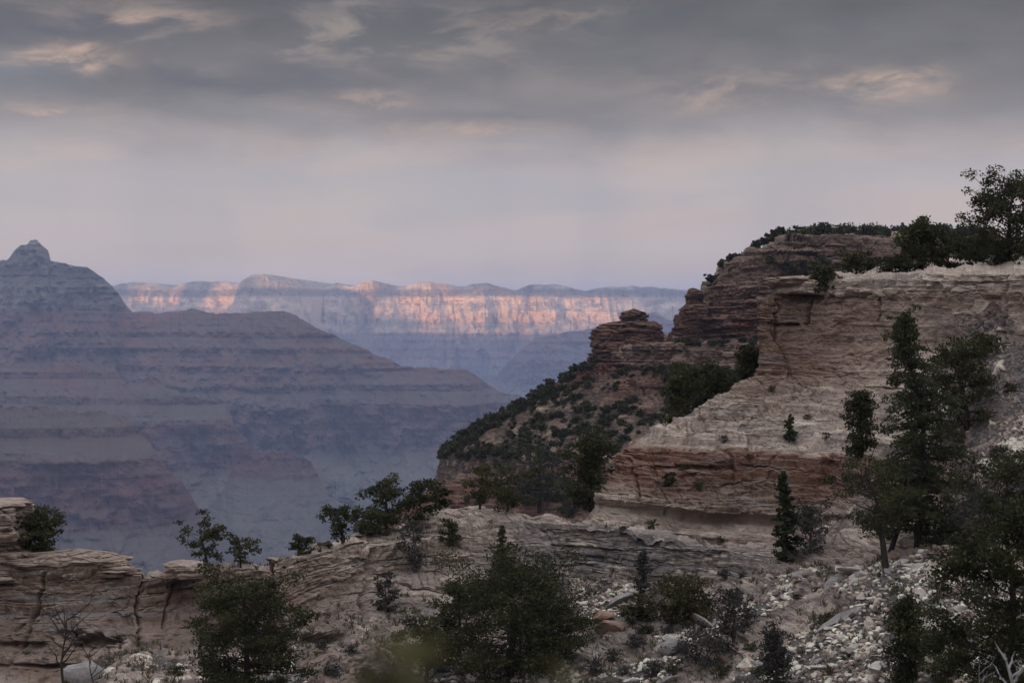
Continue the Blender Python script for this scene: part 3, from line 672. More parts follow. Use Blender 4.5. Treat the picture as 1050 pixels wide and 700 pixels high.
GB, mB = loft(rowsB, cntB, 1290, {
 'grey': [0, [0, 0, 0, 0, 0, 0, 0, 0, 0, 0, .3, .6, .3, .1, 0, 0, 0], [0, 0, 0, 0, 0, 0, 0, 0, 0, .1, .8, 1, 1, .4, 0, 0, 0], [.1, .1, .1, .1, .1, 0, 0, .1, .3, .5, 1, 1, 1, .4, 0, 0, 0], [0, 0, 0, 0, 0, 0, 0, 0, .2, .4, .8, .8, .6, .2, 0, 0, 0], 0, 0],
 'pale': [.4, [.45, .45, .45, .45, .45, .45, .55, .7, .8, .85, .8, .7, .6, .5, .5, .5, .5], [.35, .35, .35, .35, .35, .4, .45, .6, .75, .8, .6, .5, .5, .5, .5, .5, .5], [.18, .18, .15, .15, .15, .15, .2, .35, .6, .65, .2, .1, .3, .4, .4, .4, .4], [.1, .1, .12, .15, .15, .2, .3, .4, .5, .5, .5, .5, .6, .4, .4, .4, .4], .3, .3],
 'scree': [.2, .15, 0, 0, [.1, .1, .1, .3, .5, .6, .5, .6, .6, .7, .7, .6, .5, .9, 1, 1, 1], 1, 1],
 'red': [0, .05, .15, [.05, .1, .05, .25, .45, .7, .75, .55, .15, .1, 0, 0, 0, .2, 0, 0, 0], [.1, .2, .2, .2, .2, .2, .1, .1, 0, 0, 0, 0, 0, 0, 0, 0, 0], 0, 0],
 'bed': [.3, .8, .7, [.3, .3, .3, .12, .12, .15, .4, .5, .6, .6, .8, .9, .8, .5, .4, .4, .4], [.15, .12, .12, .1, .1, .1, .4, .4, .5, .5, .8, .8, .7, .5, .4, .4, .4], .5, .5]})
rocky('hillside', GB, mB, M_NEAR, 307, 1.0, (0.16, 1.6), 2.8, 0.45, 0.15, 0.50, 'pale rock ridge and stony scree slope falling across the foreground', 'hillside', dip=-0.01,
      caves=[(92, 655, 26, 9, 1.5), (70, 648, 14, 5, .7), (22, 660, 24, 5, .6), (330, 652, 24, 6, 1.2), (215, 640, 16, 10, .5), (70, 682, 60, 3, .5), (470, 600, 18, 5, .6), (420, 632, 18, 5, .6)],
      cracks=[(146, 578, 150, 600, 1.7, .6), (150, 600, 143, 660, 1.9, .7), (50, 577, 36, 610, 1.6, .5), (36, 610, 14, 680, 1.7, .6), (183, 592, 172, 640, 1.3, .45), (385, 566, 372, 640, 3.0, .8)])

# higher rock block at the far left end of the ridge
def ring_rock(name, prof, D, depth, seed, mat, hb, block, amp, S, nu=160, nv=120, tilt=0.0):
    """solid rock standing free: prof = [(py, px_left, px_right)] from top to bottom"""
    p = np.array(prof, float)
    py = np.linspace(p[0, 0], p[-1, 0], nv)
    L = np.interp(py, p[:, 0], p[:, 1]); R = np.interp(py, p[:, 0], p[:, 2])
    a = np.linspace(0, 2 * math.pi, nu, endpoint=False)
    cl, cr = at(L, py, D), at(R, py, D)
    c = 0.5 * (cl + cr); hw = 0.5 * np.linalg.norm(cr - cl, axis=1)
    ca, sa = np.cos(a), np.sin(a)
    sq = (np.abs(ca) ** 4 + np.abs(sa) ** 4) ** (-1 / 4)
    sq = sq[None] * (1 + .14 * fbm(2.2 * ca[None], 2.2 * sa[None], np.linspace(0, 3, nv)[:, None], seed + 30, 3))
    x = c[:, None, 0] + hw[:, None] * (ca * sq)
    y = c[:, None, 1] + (hw * depth)[:, None] * (sa * sq)
    z = np.repeat(c[:, None, 2], nu, 1)
    u = np.repeat((a / (2 * math.pi) * 2 * math.pi * hw.mean())[None], nv, 0)
    d1, v1 = beds((z + 0.1 * S * noise(x / S, y / S, 0, seed)).ravel(), u.ravel(), seed + 2, hb[0], hb[1], block)
    d2, v2 = beds(z.ravel(), u.ravel() + 2.2, seed + 3, hb[0] * .25, hb[1] * .3, block * .5)
    lump = fbm(x.ravel() / (2.5 * S), y.ravel() / (2.5 * S), z.ravel() / (1.5 * S), seed + 4, 4)
    PP = np.stack([x.ravel(), y.ravel(), z.ravel()], 1)
    hr, sr, er = stones((PP + .3 * S * np.stack([fbm(PP[:, 0] / S, PP[:, 1] / S, PP[:, 2] / S, seed + 20 + k, 2) for k in range(3)], 1)) * (1, 1, 1.8), 1.2 * S, seed + 9)
    d = (amp * (d1 + .35 * d2 + .4 * lump + .9 * hr * np.clip(er * 5, 0, 1) - .5 * np.exp(-(er / .07) ** 2))).reshape(nv, nu)
    d *= np.minimum(1, hw / (2.5 * amp))[:, None]
    x = x + d * (ca * sq); y = y + d * (sa * sq)
    V = np.stack([x, y, z], 2).reshape(-1, 3)
    i = np.arange(nv * nu).reshape(nv, nu); j = np.roll(i, -1, 1)
    F = np.stack([i[:-1], i[1:], j[1:], j[:-1]], -1).reshape(-1, 4)
    top = len(V)
    V = np.concatenate([V, [[x[0].mean(), y[0].mean(), z[0, 0] + 0.12 * S]]])
    F = np.concatenate([F, np.stack([i[0], j[0], np.full(nu, top), np.full(nu, top)], -1)])
    tone = np.append(np.clip(.75 * v1 + .35 * v2, 0, 1), .5)
    base = Vector((float(c[-1, 0]), float(c[-1, 1]), float(c[-1, 2])))
    F3 = np.concatenate([F[:-nu][:, [0, 1, 2]], F[:-nu][:, [0, 2, 3]], F[-nu:][:, :3]])
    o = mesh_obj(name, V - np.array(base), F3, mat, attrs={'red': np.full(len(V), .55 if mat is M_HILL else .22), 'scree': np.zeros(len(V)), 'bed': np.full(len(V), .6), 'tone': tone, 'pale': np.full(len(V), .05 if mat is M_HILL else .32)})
    o.location = base
    return o
o = ring_rock('rock_block', [(513, -60, 20), (515, -75, 27), (530, -80, 31), (545, -85, 30), (560, -85, 29), (575, -88, 34), (590, -90, 40)], 93, 0.8, 41, M_NEAR, (0.2, 0.9), 2.4, 0.30, 1.0)
tag(o, 'layered tan rock block standing on the left end of the ridge behind a pine', 'rock', kind='thing')
o = ring_rock('rock_slab', [(575.5, 176, 200), (577, 170, 206), (580, 168, 212), (585, 166, 214), (590, 166, 214)], 91.2, 0.8, 43, M_NEAR, (0.15, 0.4), 2.0, 0.10, 1.0, 80, 40)
tag(o, 'low flat pale rock slab on the ridge under the twisted tree', 'rock', kind='thing')
o = ring_rock('rock_slab', [(564, 64, 96), (566, 40, 110), (567.5, 26, 116), (570, 22, 120), (573, 8, 127), (577, 4, 131), (588, 2, 137)], 91.8, 0.35, 44, M_NEAR, (0.12, 0.35), 1.6, 0.17, 1.0, 180, 70)
tag(o, 'long flat cap of pale rock on the ridge right of the left pine', 'rock', kind='thing')
o = ring_rock('rock_pinnacle', [(318, 644, 655), (320, 638, 662), (325, 636, 664), (329, 637, 663), (330.5, 622, 665), (334, 615, 669), (338, 610, 674), (346, 609, 678), (352, 608, 683), (358, 608, 690), (366, 607, 694), (376, 603, 700), (386, 600, 704)], 524, 0.7, 51, M_HILL, (0.9, 3.2), 8.0, 1.35, 4.0)
tag(o, 'dark layered rock pinnacle with a round cap boulder on the hill crest', 'rock pinnacle', kind='thing')
o = ring_rock('rock_pinnacle', [(330, 666, 674), (333, 662, 679), (341, 661, 680), (350, 663, 682), (362, 660, 687)], 519, 0.9, 52, M_HILL, (1.0, 2.6), 5.0, 0.9, 3.0, 90, 70)
tag(o, 'stubby rock pinnacle leaning on the right side of the taller capped pinnacle', 'rock pinnacle', kind='thing')
o = ring_rock('rock_pinnacle', [(296, 707, 714), (298, 704, 719), (304, 702, 721), (309, 705, 719), (313, 702, 721), (318, 701, 723), (326, 700, 726)], 540, 0.9, 53, M_HILL, (1.2, 3.0), 6.0, 0.6, 3.0, 90, 70)
tag(o, 'rounded rock knob perched beside the stepped cliff edge', 'rock pinnacle', kind='thing')
o = ring_rock('rock_pinnacle', [(313, 703, 735), (316, 697, 740), (322, 694, 742), (332, 692, 745), (345, 691, 750), (352, 690, 755)], 534, 0.5, 54, M_HILL, (0.9, 3.0), 8.0, 0.8, 4.0, 140, 90)
tag(o, 'square stepped buttress under the rounded rock knob', 'rock pinnacle', kind='thing')
o = ring_rock('rock_pinnacle', [(341, 686, 688), (343, 685, 689), (348, 684, 690), (356, 683, 692)], 520, 0.9, 55, M_HILL, (0.8, 1.6), 3.0, 0.25, 2.0, 50, 30)
tag(o, 'tiny rock spire in the gap between the capped pinnacle and the buttress', 'rock pinnacle', kind='thing')

o = ring_rock('rock_slab', [(284.5, 790, 846), (286, 786, 852), (291, 786, 852), (295, 792, 842), (297, 800, 833)], 111.5, 0.9, 61, M_NEAR, (0.15, 0.5), 2.2, 0.14, 1.0, 140, 50)
tag(o, 'overhanging cap slab at the left corner of the bare cliff top', 'rock', kind='thing')
# ground under the photographer
gx, gy = np.meshgrid(np.linspace(-14, 14, 90), np.linspace(-30, 5.0, 90))
gz = -1.65 + 0.12 * fbm(gx / 1.5, gy / 1.5, 0, 9, 4) - 0.06 * np.maximum(gy, 0) - 9.0 * sstep(gy, 3.2, 5.0)
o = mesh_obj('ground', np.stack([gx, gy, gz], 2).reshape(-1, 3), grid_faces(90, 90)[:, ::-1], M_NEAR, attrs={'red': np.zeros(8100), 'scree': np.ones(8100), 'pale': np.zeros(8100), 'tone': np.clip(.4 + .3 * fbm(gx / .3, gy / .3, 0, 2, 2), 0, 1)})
tag(o, 'stony ground on the rim at the viewpoint', 'ground', kind='structure')

# visible surface, for placing plants and stones
NEAR = [s for s in SHEETS['all'] if s[0] in ('cliff', 'hillside')]
def proj(S):
    px, py, c = to_px(S[1]); return px, py, c
PJ = {s[0]: proj(s) for s in SHEETS['all']}
ALLP = np.concatenate([np.stack(PJ[s[0]], 1) for s in SHEETS['all']]); ALLW = np.concatenate([s[1] for s in SHEETS['all']])
OFFS, _n = {}, 0
for s in SHEETS['all']:
    OFFS[s[0]] = _n; _n += len(s[1])
BW, BH = 1250, 860
bx = np.floor((ALLP[:, 0] + 100) / 2).astype(int); by = np.floor((ALLP[:, 1] + 60) / 2).astype(int)
ok = (bx >= 0) & (bx < BW // 2) & (by >= 0) & (by < BH // 2)
DEPTH = np.full((BH // 2, BW // 2), 1e9)
np.minimum.at(DEPTH, (by[ok], bx[ok]), ALLP[ok, 2])
def ground_at(px, py, names=None):
    """the front-most land point seen at px, py (or just below it)"""
    for r in (1.6, 3.0, 6.0, 12.0):
        m = (np.abs(ALLP[:, 0] - px) < r) & (np.abs(ALLP[:, 1] - py) < r)
        if names:
            k = np.zeros(len(m), bool)
            for nm in names:
                L = next(len(s[1]) for s in SHEETS['all'] if s[0] == nm)
                k[OFFS[nm]:OFFS[nm] + L] = True
            m &= k
        i = np.nonzero(m)[0]
        if len(i):
            j = i[np.argmin(ALLP[i, 2])]
            return ALLW[j].copy()
    return at(px, py, 100.0)

# ------------------------------------------------------------------ plants
class Wood:
    def __init__(s): s.V, s.F, s.n = [], [], 0
    def tube(s, pts, rad, k=6):
        pts = np.asarray(pts, float); m = len(pts)
        d = np.gradient(pts, axis=0); d /= np.maximum(np.linalg.norm(d, axis=1, keepdims=True), 1e-9)
        ref = np.where(np.abs(d[:, 2:3]) > 0.9, np.array([[1.0, 0, 0]]), np.array([[0, 0, 1.0]]))
        a = np.cross(d, ref); a /= np.maximum(np.linalg.norm(a, axis=1, keepdims=True), 1e-9)
        b = np.cross(d, a)
        th = np.linspace(0, 2 * math.pi, k, endpoint=False)
        ring = pts[:, None] + np.asarray(rad, float)[:, None, None] * (np.cos(th)[None, :, None] * a[:, None] + np.sin(th)[None, :, None] * b[:, None])
        i = np.arange(m * k).reshape(m, k) + s.n; j = np.roll(i, -1, 1)
        s.V.append(ring.reshape(-1, 3)); s.F.append(np.stack([i[:-1], j[:-1], j[1:], i[1:]], -1).reshape(-1, 4)); s.n += m * k
    def build(s, name, mat, parent): return mesh_obj(name, np.concatenate(s.V), np.concatenate(s.F), mat, parent, smooth=True)
def leaf_quads(C, size, r, outward=None):
    n = len(C)
    d = r.normal(size=(n, 3))
    if outward is not None: d = d * 0.8 + outward
    d /= np.linalg.norm(d, axis=1, keepdims=True)
    e = np.cross(d, r.normal(size=(n, 3))); e /= np.maximum(np.linalg.norm(e, axis=1, keepdims=True), 1e-9)
    L = (size * (0.35 + 1.3 * r.rand(n) ** 1.4))[:, None]; W = L * 0.62
    V = np.stack([C - d * L * .5 - e * W * .25, C - e * W * .5 + d * L * .1, C + d * L * .5, C + e * W * .5 + d * L * .1], 1)
    return V.reshape(-1, 3), np.arange(n * 4).reshape(n, 4)

PROFILE = {
 'round': lambda t: np.sqrt(np.clip(1 - ((t - 0.48) / 0.56) ** 2, 0, 1)),
 'wide': lambda t: np.clip(np.sqrt(np.clip(1 - ((t - 0.55) / 0.52) ** 2, 0, 1)), 0.1, 1),
 'cone': lambda t: np.clip((1 - t) ** 0.7 * np.clip(.45 + t * 3, .35, 1), 0.03, 1),
 'oval': lambda t: np.clip((1 - t) ** .55 * np.clip(.35 + t * 2.2, 0, 1), 0.05, 1),
}
def plant(name, label, cat, base, h, w, seed, kind='round', leaf=None, n=4000, lsize=0.13, limbs=22, lean=(0, 0), bare=0.12, clump=0.17, density=1.0,
          group=None, bark=None, elev=(-8, 32), parts=True, flat=0.65, reach=(.72, 1.18), trunk_r=None, tip=0.93):
    r = np.random.RandomState(seed)
    leaf = leaf or M_PINE; bark = bark or M_BARK
    W = Wood()
    ts = np.linspace(0, 1, 9)
    wob = np.stack([fbm(ts * 2.2, 0, 0, seed, 2), fbm(ts * 2.2, 5, 0, seed + 1, 2), np.zeros(9)], 1) * 0.05 * h * ts[:, None]
    trunk = np.stack([lean[0] * h * ts ** 1.1, lean[1] * h * ts ** 1.1, h * tip * ts], 1) + wob
    tr = trunk_r or 0.028 * h
    W.tube(trunk, tr * (1 - .9 * ts) + .006 * h * (ts < 1) * .5, 7)
    cl, cs, co = [], [], []
    golden = r.rand() * 6.28
    prof = PROFILE[kind]
    for i in range(limbs):
        t = bare + (1 - bare) * ((i + r.rand() * .9) / limbs) ** (0.9 if kind != 'cone' else .85)
        golden += 2.4 + r.normal() * .35
        tc = (t - bare) / (1 - bare)
        Lh = 0.5 * w * prof(np.array(tc)) * r.uniform(*reach)
        p0 = np.array([np.interp(t * (.92 if kind != 'cone' else .99), ts, trunk[:, k]) for k in range(3)])
        el = math.radians(r.uniform(*elev)) * (1.0 if kind != 'cone' else 1.0)
        if kind in ('round', 'wide'): el += math.radians(35) * (tc - .35)
        dr = np.array([math.cos(golden) * math.cos(el), math.sin(golden) * math.cos(el), math.sin(el)])
        q = np.linspace(0, 1, 5)[:, None]
        sag = -0.10 if kind == 'cone' else 0.06
        Lr = Lh / max(.45, math.cos(el))
        limb = p0 + dr * Lr * q + np.array([0, 0, sag * Lr]) * q ** 2 + r.normal(size=(5, 3)) * .035 * Lr * q
        W.tube(limb, np.maximum(tr * .42 * (1 - t * .6) * (1 - .85 * q[:, 0]), .006 * h * .35), 4)
        nc = 5
        for f in np.linspace(.38 if kind != 'cone' else .25, 1.0, nc):
            c = p0 + dr * Lr * f + np.array([0, 0, sag * Lr]) * f ** 2 + r.normal(size=3) * (.075 if kind != 'cone' else .04) * w * (.4 + f * .6)
            cl.append(c); cs.append(clump * w * (.55 + .7 * r.rand()) * (1 if kind != 'cone' else (.5 + .5 * prof(np.array(tc))))); co.append(dr)
            if r.rand() < .35:
                W.tube([p0 + dr * Lr * (f - .2), c], [.007 * h * .5, .003 * h], 3)
    cl, cs, co = np.array(cl), np.array(cs), np.array(co)
    keep = r.rand(len(cl)) < density
    if keep.sum() > 3: cl, cs, co = cl[keep], cs[keep], co[keep]
    k = r.choice(len(cl), n, p=cs ** 2 / (cs ** 2).sum())
    dv = r.normal(size=(n, 3)); dv /= np.linalg.norm(dv, axis=1, keepdims=True)
    dv *= (r.rand(n) ** .5)[:, None]
    C = cl[k] + dv * cs[k][:, None] * np.array([1, 1, flat])
    C[:, 2] = np.maximum(C[:, 2], 0.03 * h)
    zf = min(1.0, h / max(float(np.percentile(C[:, 2], 99.7)), 1e-3))
    C[:, 2] *= zf
    for Wv in W.V: Wv[:, 2] *= zf
    V, F = leaf_quads(C, lsize, r, dv * .6 + co[k] * .3 + np.array([0, 0, .15]))
    ct = rnd(np.arange(len(cl)), seed=seed)
    tone = np.repeat(np.clip(.72 * ct[k] ** 1.2 + .34 * r.rand(n), 0, 1), 4)
    if parts:
        root = bpy.data.objects.new(name, None); COL.objects.link(root)
        root.empty_display_size = 0.2
        W.build('trunk', bark, root)
        mesh_obj('crown', V, F, leaf, root, attrs={'tone': tone})
    else:
        root = mesh_obj(name, V, F, leaf, attrs={'tone': tone})
    root.location = Vector(tuple(float(q) for q in base))
    tag(root, label, cat, group)
    return root
def px2m(P, npx): return npx * (P @ F_F) / FPX
def tree(name, label, bx_, by_, hpx, wpx, seed, on=None, back=0.0, D=None, cat='tree', sink=0.15, **kw):
    """a plant whose foot is seen at bx_, by_ and which is hpx tall and wpx wide in the photograph"""
    P = ground_at(bx_, by_, on) if D is None else at(bx_, by_, D)
    P = P + np.array([0, back, 0])
    h, w = px2m(P, hpx), px2m(P, wpx)
    k = dict(lsize=px2m(P, 2.6))
    k.update(kw); k['n'] = int(k.get('n', 4000) * 1.6)
    return plant(name, label, cat, P - np.array([0, 0, sink]), h + sink, w, seed, **k)

tree('pinyon_pine', 'bushy dark pinyon pine on the far left of the ridge beside the rock block', 42, 566, 50, 46, 1, limbs=26, n=4200, density=.8)
tree('juniper_tree', 'twisted spreading tree with open crown on the flat slab of the ridge', 215, 581, 54, 56, 2, kind='wide', limbs=16, n=1500, density=.55, lean=(-.18, 0), bare=.2, clump=.12, leaf=M_JUN)
tree('juniper_tree', 'small open-crowned tree on a thin trunk, right of the twisted tree', 246, 580, 37, 36, 3, kind='wide', limbs=14, n=800, density=.7, bare=.3, clump=.14, leaf=M_JUN)
tree('pinyon_pine', 'large dark pinyon pine in front of the ridge wall, lower left', 256, 716, 140, 116, 4, limbs=40, n=20000, density=.95, clump=.115, bare=.08, elev=(-15, 25), on=['hillside'])
tree('juniper_bush', 'small rounded bush where the ridge steps up to the right', 310, 564, 17, 28, 5, cat='shrub', limbs=12, n=700, bare=.05)
tree('juniper_tree', 'ragged flat-topped tree on the bare crest of the ridge', 352, 556, 40, 38, 6, kind='wide', limbs=14, n=1500, density=.7, lean=(-.1, 0), bare=.25)
tree('pinyon_pine', 'leafy pine on the ridge crest with a feathery top', 397, 541, 54, 44, 7, limbs=20, n=2600, density=.75)
tree('juniper_bush', 'low broad bush at the foot of the feathery pine', 378, 546, 26, 40, 8, cat='shrub', limbs=14, n=1500, bare=.03)
tree('juniper_bush', 'rounded dark bush right of the feathery pine on the crest', 430, 528, 38, 40, 9, cat='shrub', limbs=16, n=2000, bare=.05)
tree('juniper_bush', 'small bush at the foot of the red cliff above the crest', 452, 520, 26, 22, 10, cat='shrub', limbs=10, n=900, bare=.05)
tree('pinyon_pine', 'spreading pine in front of the red cliff, tallest of its clump', 552, 524, 74, 52, 11, limbs=22, n=2300, density=.6, bare=.25, clump=.14)
tree('pinyon_pine', 'broad low pine left of the tallest in front of the red cliff', 520, 522, 48, 56, 12, kind='wide', limbs=18, n=1900, density=.6, bare=.2, clump=.14)
tree('pinyon_pine', 'thin pale-limbed pine against the red cliff, left of the clump', 492, 520, 46, 34, 13, limbs=14, n=1100, density=.6, bare=.2, leaf=M_JUN)
tree('juniper_bush', 'dark bush right of the pines where the ledge meets the cliff', 582, 528, 40, 32, 14, cat='shrub', limbs=14, n=1600, bare=.05)
tree('juniper_tree', 'tall dense dark juniper at the left end of the undercut cliff', 606, 522, 84, 54, 15, on=['hillside', 'promontory', 'cliff'], limbs=26, n=6000, bare=.05, clump=.15, D=103)
tree('juniper_tree', 'dense dark juniper on the slope edge below the pinnacle', 706, 437, 66, 58, 16, limbs=26, n=5600, bare=.06, clump=.145, D=112)
tree('juniper_bush', 'rounded bush against the slope edge under the stepped wall', 734, 418, 42, 40, 17, cat='shrub', limbs=18, n=2600, bare=.04, D=113)
tree('juniper_bush', 'dark bush tucked beside the left foot of the bare cliff', 770, 392, 40, 36, 18, cat='shrub', limbs=18, n=2400, bare=.04, D=114)
tree('juniper_bush', 'yellowish bush at the edge of the red rock, below the slope junipers', 694, 446, 24, 26, 19, cat='shrub', limbs=12, n=1100, bare=.03, leaf=M_JUN, D=107)
tree('pinyon_pine', 'small leaning bush pine on the lip of the bare cliff', 848, 302, 30, 28, 20, limbs=14, n=1500, bare=.1, D=108, lean=(-.1, 0))
tree('pinyon_pine', 'small rounded pine behind the lip of the bare cliff', 878, 286, 30, 34, 21, limbs=16, n=1700, bare=.12, D=118)
tree('pinyon_pine', 'dark pine with a narrow top on the rim, left of the largest rim tree', 944, 280, 62, 54, 22, kind='oval', limbs=26, n=5200, bare=.06, clump=.17, D=118, density=.9)
tree('juniper_bush', 'low spreading bush at the left foot of the narrow-topped rim pine', 918, 282, 24, 44, 23, cat='shrub', limbs=14, n=1900, bare=.05, D=117)
tree('juniper_bush', 'dense dark bush between the two rim pines', 972, 276, 40, 44, 24, cat='shrub', limbs=18, n=3000, bare=.03, D=118)
tree('pinyon_pine', 'largest tree on the rim, spreading dark crown at the right edge', 1034, 272, 98, 92, 25, kind='wide', limbs=38, n=11000, bare=.08, clump=.13, density=.9, D=106)
tree('juniper_bush', 'rounded bush under the largest rim tree', 1000, 276, 44, 46, 26, cat='shrub', limbs=18, n=2700, bare=.03, D=112)
tree('douglas_fir', 'tall fir with tiered branches in front of the bare cliff', 940, 558, 243, 136, 27, kind='cone', leaf=M_FIR, limbs=110, n=21000, bare=.05, clump=.085, elev=(-16, 8), flat=.45, on=['hillside', 'cliff'], reach=(.6, 1.2), density=.86, trunk_r=.16, tip=.985)
tree('pinyon_pine', 'ragged dark pine rising behind the right side of the tall fir', 990, 500, 160, 84, 28, kind='round', limbs=38, n=10500, bare=.12, clump=.125, density=.88, D=90)
tree('pinyon_pine', 'dark bushy pine on the ledgy slope left of the tall fir', 880, 468, 76, 44, 29, kind='oval', limbs=28, n=4600, bare=.05, density=.85)
tree('douglas_fir', 'slim pointed fir at the foot of the undercut cliff', 804, 574, 100, 36, 30, kind='cone', leaf=M_FIR, limbs=54, n=4600, bare=.03, clump=.12, elev=(-12, 14), flat=.5, reach=(.6, 1.15))
tree('mountain_mahogany', 'grey feathery bush right of the slim pointed fir', 830, 566, 56, 42, 31, cat='shrub', leaf=M_SAGE, bark=M_TWIG, limbs=26, n=1500, bare=.1, density=.8)
tree('pinyon_pine', 'crooked tree with a bare dark trunk leaning left on the scree', 908, 586, 122, 84, 32, kind='wide', limbs=24, n=3600, bare=.42, lean=(-.17, 0), clump=.12, density=.7, trunk_r=.17)
tree('pinyon_pine', 'leaning dark pine low under the tall fir', 914, 562, 106, 62, 33, kind='round', limbs=26, n=5200, bare=.25, lean=(.3, 0), clump=.17, trunk_r=.13)
tree('juniper_bush', 'big round dark green bush on the scree under the banded ledge', 702, 636, 50, 72, 34, cat='shrub', limbs=30, n=5200, bare=.02, clump=.14, leaf=M_JUN)
tree('mountain_mahogany', 'thin grey sapling in front of the banded ledge', 656, 612, 56, 22, 35, kind='oval', leaf=M_SAGE, bark=M_TWIG, limbs=22, n=900, bare=.1)
tree('juniper_bush', 'dark bush at the foot of the thin grey sapling', 656, 634, 28, 38, 36, cat='shrub', limbs=16, n=1700, bare=.02)
tree('mountain_mahogany', 'grey-leaved bush with crooked stems, right of the big round bush', 752, 656, 60, 44, 37, cat='shrub', leaf=M_SAGE, bark=M_TWIG, limbs=24, n=1800, bare=.15)
tree('mountain_mahogany', 'sprawling grey bush low on the scree beside the crooked stems', 726, 676, 36, 66, 38, cat='shrub', leaf=M_SAGE, bark=M_TWIG, limbs=24, n=2200, bare=.05)
tree('juniper_tree', 'upright dark bush on the scree left of the lower juniper', 796, 706, 72, 46, 39, kind='oval', limbs=24, n=3000, bare=.06, density=.8, leaf=M_SAGE, bark=M_TWIG)
tree('juniper_tree', 'dense pointed juniper at the bottom of the scree', 930, 712, 112, 66, 40, kind='oval', limbs=40, n=8200, bare=.04, clump=.15, density=.9)
tree('pinyon_pine', 'huge dark pine filling the lower right corner', 1040, 760, 276, 158, 41, kind='round', limbs=50, n=30000, bare=.05, clump=.11, density=.92, on=['hillside'], trunk_r=.14, lsize=.09)
tree('pinyon_pine', 'wide dark pine in the middle of the foreground below the crest', 522, 694, 140, 142, 42, kind='round', limbs=50, n=21000, bare=.03, clump=.125, density=.95)
tree('pinyon_pine', 'lower dark pine joined to the left side of the wide pine', 470, 664, 72, 50, 43, limbs=26, n=4200, bare=.06)
tree('pinyon_pine', 'dark pine bush joined to the right side of the wide pine', 566, 690, 92, 66, 44, limbs=30, n=6000, bare=.06)
tree('pinyon_pine', 'thin dark tree with a straight bare stem, left of the wide pine', 438, 706, 84, 56, 45, kind='wide', limbs=22, n=2600, bare=.45, density=.7)
tree('douglas_fir', 'thin young fir top rising behind the wide pine', 512, 640, 112, 26, 46, kind='cone', leaf=M_FIR, limbs=34, n=2200, bare=.2, clump=.15, elev=(-5, 20))
tree('douglas_fir', 'tiny sapling on the white ledge below the bare cliff', 808, 451, 30, 16, 47, kind='cone', leaf=M_FIR, limbs=20, n=500, bare=.1, clump=.18)
tree('mountain_mahogany', 'small grey tree at the foot of the bare cliff, right of the tall fir', 1008, 366, 26, 30, 48, kind='wide', limbs=14, n=900, bare=.3, leaf=M_JUN)
tree('mountain_mahogany', 'grey bare bush on the scree left of the big corner pine', 1004, 560, 72, 60, 49, cat='shrub', leaf=M_SAGE, bark=M_TWIG, limbs=28, n=2400, bare=.1, density=.8)
tree('mountain_mahogany', 'grey wispy bush in the gully on the pale ridge face', 424, 580, 50, 36, 50, cat='shrub', leaf=M_SAGE, bark=M_TWIG, limbs=22, n=900, bare=.05)
tree('mountain_mahogany', 'dark wisp of bush growing down the gully crack', 396, 626, 44, 24, 51, cat='shrub', leaf=M_SAGE, bark=M_TWIG, limbs=16, n=800, bare=.05)
tree('juniper_bush', 'small dark bush on the pale crest rock, right of the gully', 462, 556, 26, 24, 52, cat='shrub', limbs=12, n=800, bare=.03)
tree('juniper_bush', 'small bush clinging to the ledge right of the dense juniper', 686, 497, 14, 12, 53, cat='shrub', limbs=8, n=350, bare=.03)

tree('juniper_bush', 'broad dark bush at the right edge above the huge corner pine', 1030, 520, 60, 70, 54, cat='shrub', limbs=26, n=3800, bare=.03, clump=.14)
tree('juniper_bush', 'dark bush at the foot of the tall fir on its right side', 962, 556, 44, 50, 55, cat='shrub', limbs=20, n=2600, bare=.03, clump=.15)
tree('juniper_bush', 'low dark bush between the lower juniper and the huge corner pine', 972, 700, 60, 60, 56, cat='shrub', limbs=24, n=3600, bare=.03, clump=.14)
ledges = [(742, 452, 10), (826, 428, 9), (768, 470, 8), (866, 492, 14), (984, 452, 16), (1004, 430, 12), (846, 448, 8), (716, 500, 9), (700, 480, 8), (1020, 470, 16), (960, 372, 10), (790, 400, 9), (870, 420, 10), (668, 540, 12), (740, 556, 9), (640, 548, 10), (980, 400, 12), (1036, 400, 14)]
rl = np.random.RandomState(9)
for i, (sx, sy, sw) in enumerate(ledges):
    P = ground_at(sx, sy, ['cliff', 'hillside'])
    s_ = px2m(P, sw)
    if i < 3:
        o = plant('ledge_bush', 'small dark bush growing on a ledge or crack of the big bare cliff', 'shrub', P - np.array([0, 0, .05]), 0.75, 1.0, 360 + i, limbs=14, n=420, lsize=.13, bare=.03, clump=.2, leaf=M_JUN if i else M_SAGE, bark=M_TWIG, group='small bushes on the big cliff')
        lb_ = (lb_ if i else []) + [o]
    else:
        o = lb_[i % 3].copy(); COL.objects.link(o)
        for ch in lb_[i % 3].children:
            c = ch.copy(); COL.objects.link(c); c.parent = o
        o.location = Vector(tuple(P - np.array([0, 0, .05])))
    o.scale = (s_ * rl.uniform(.8, 1.3), s_, s_ * rl.uniform(.8, 1.4)); o.rotation_euler = (0, 0, rl.rand() * 6.28)
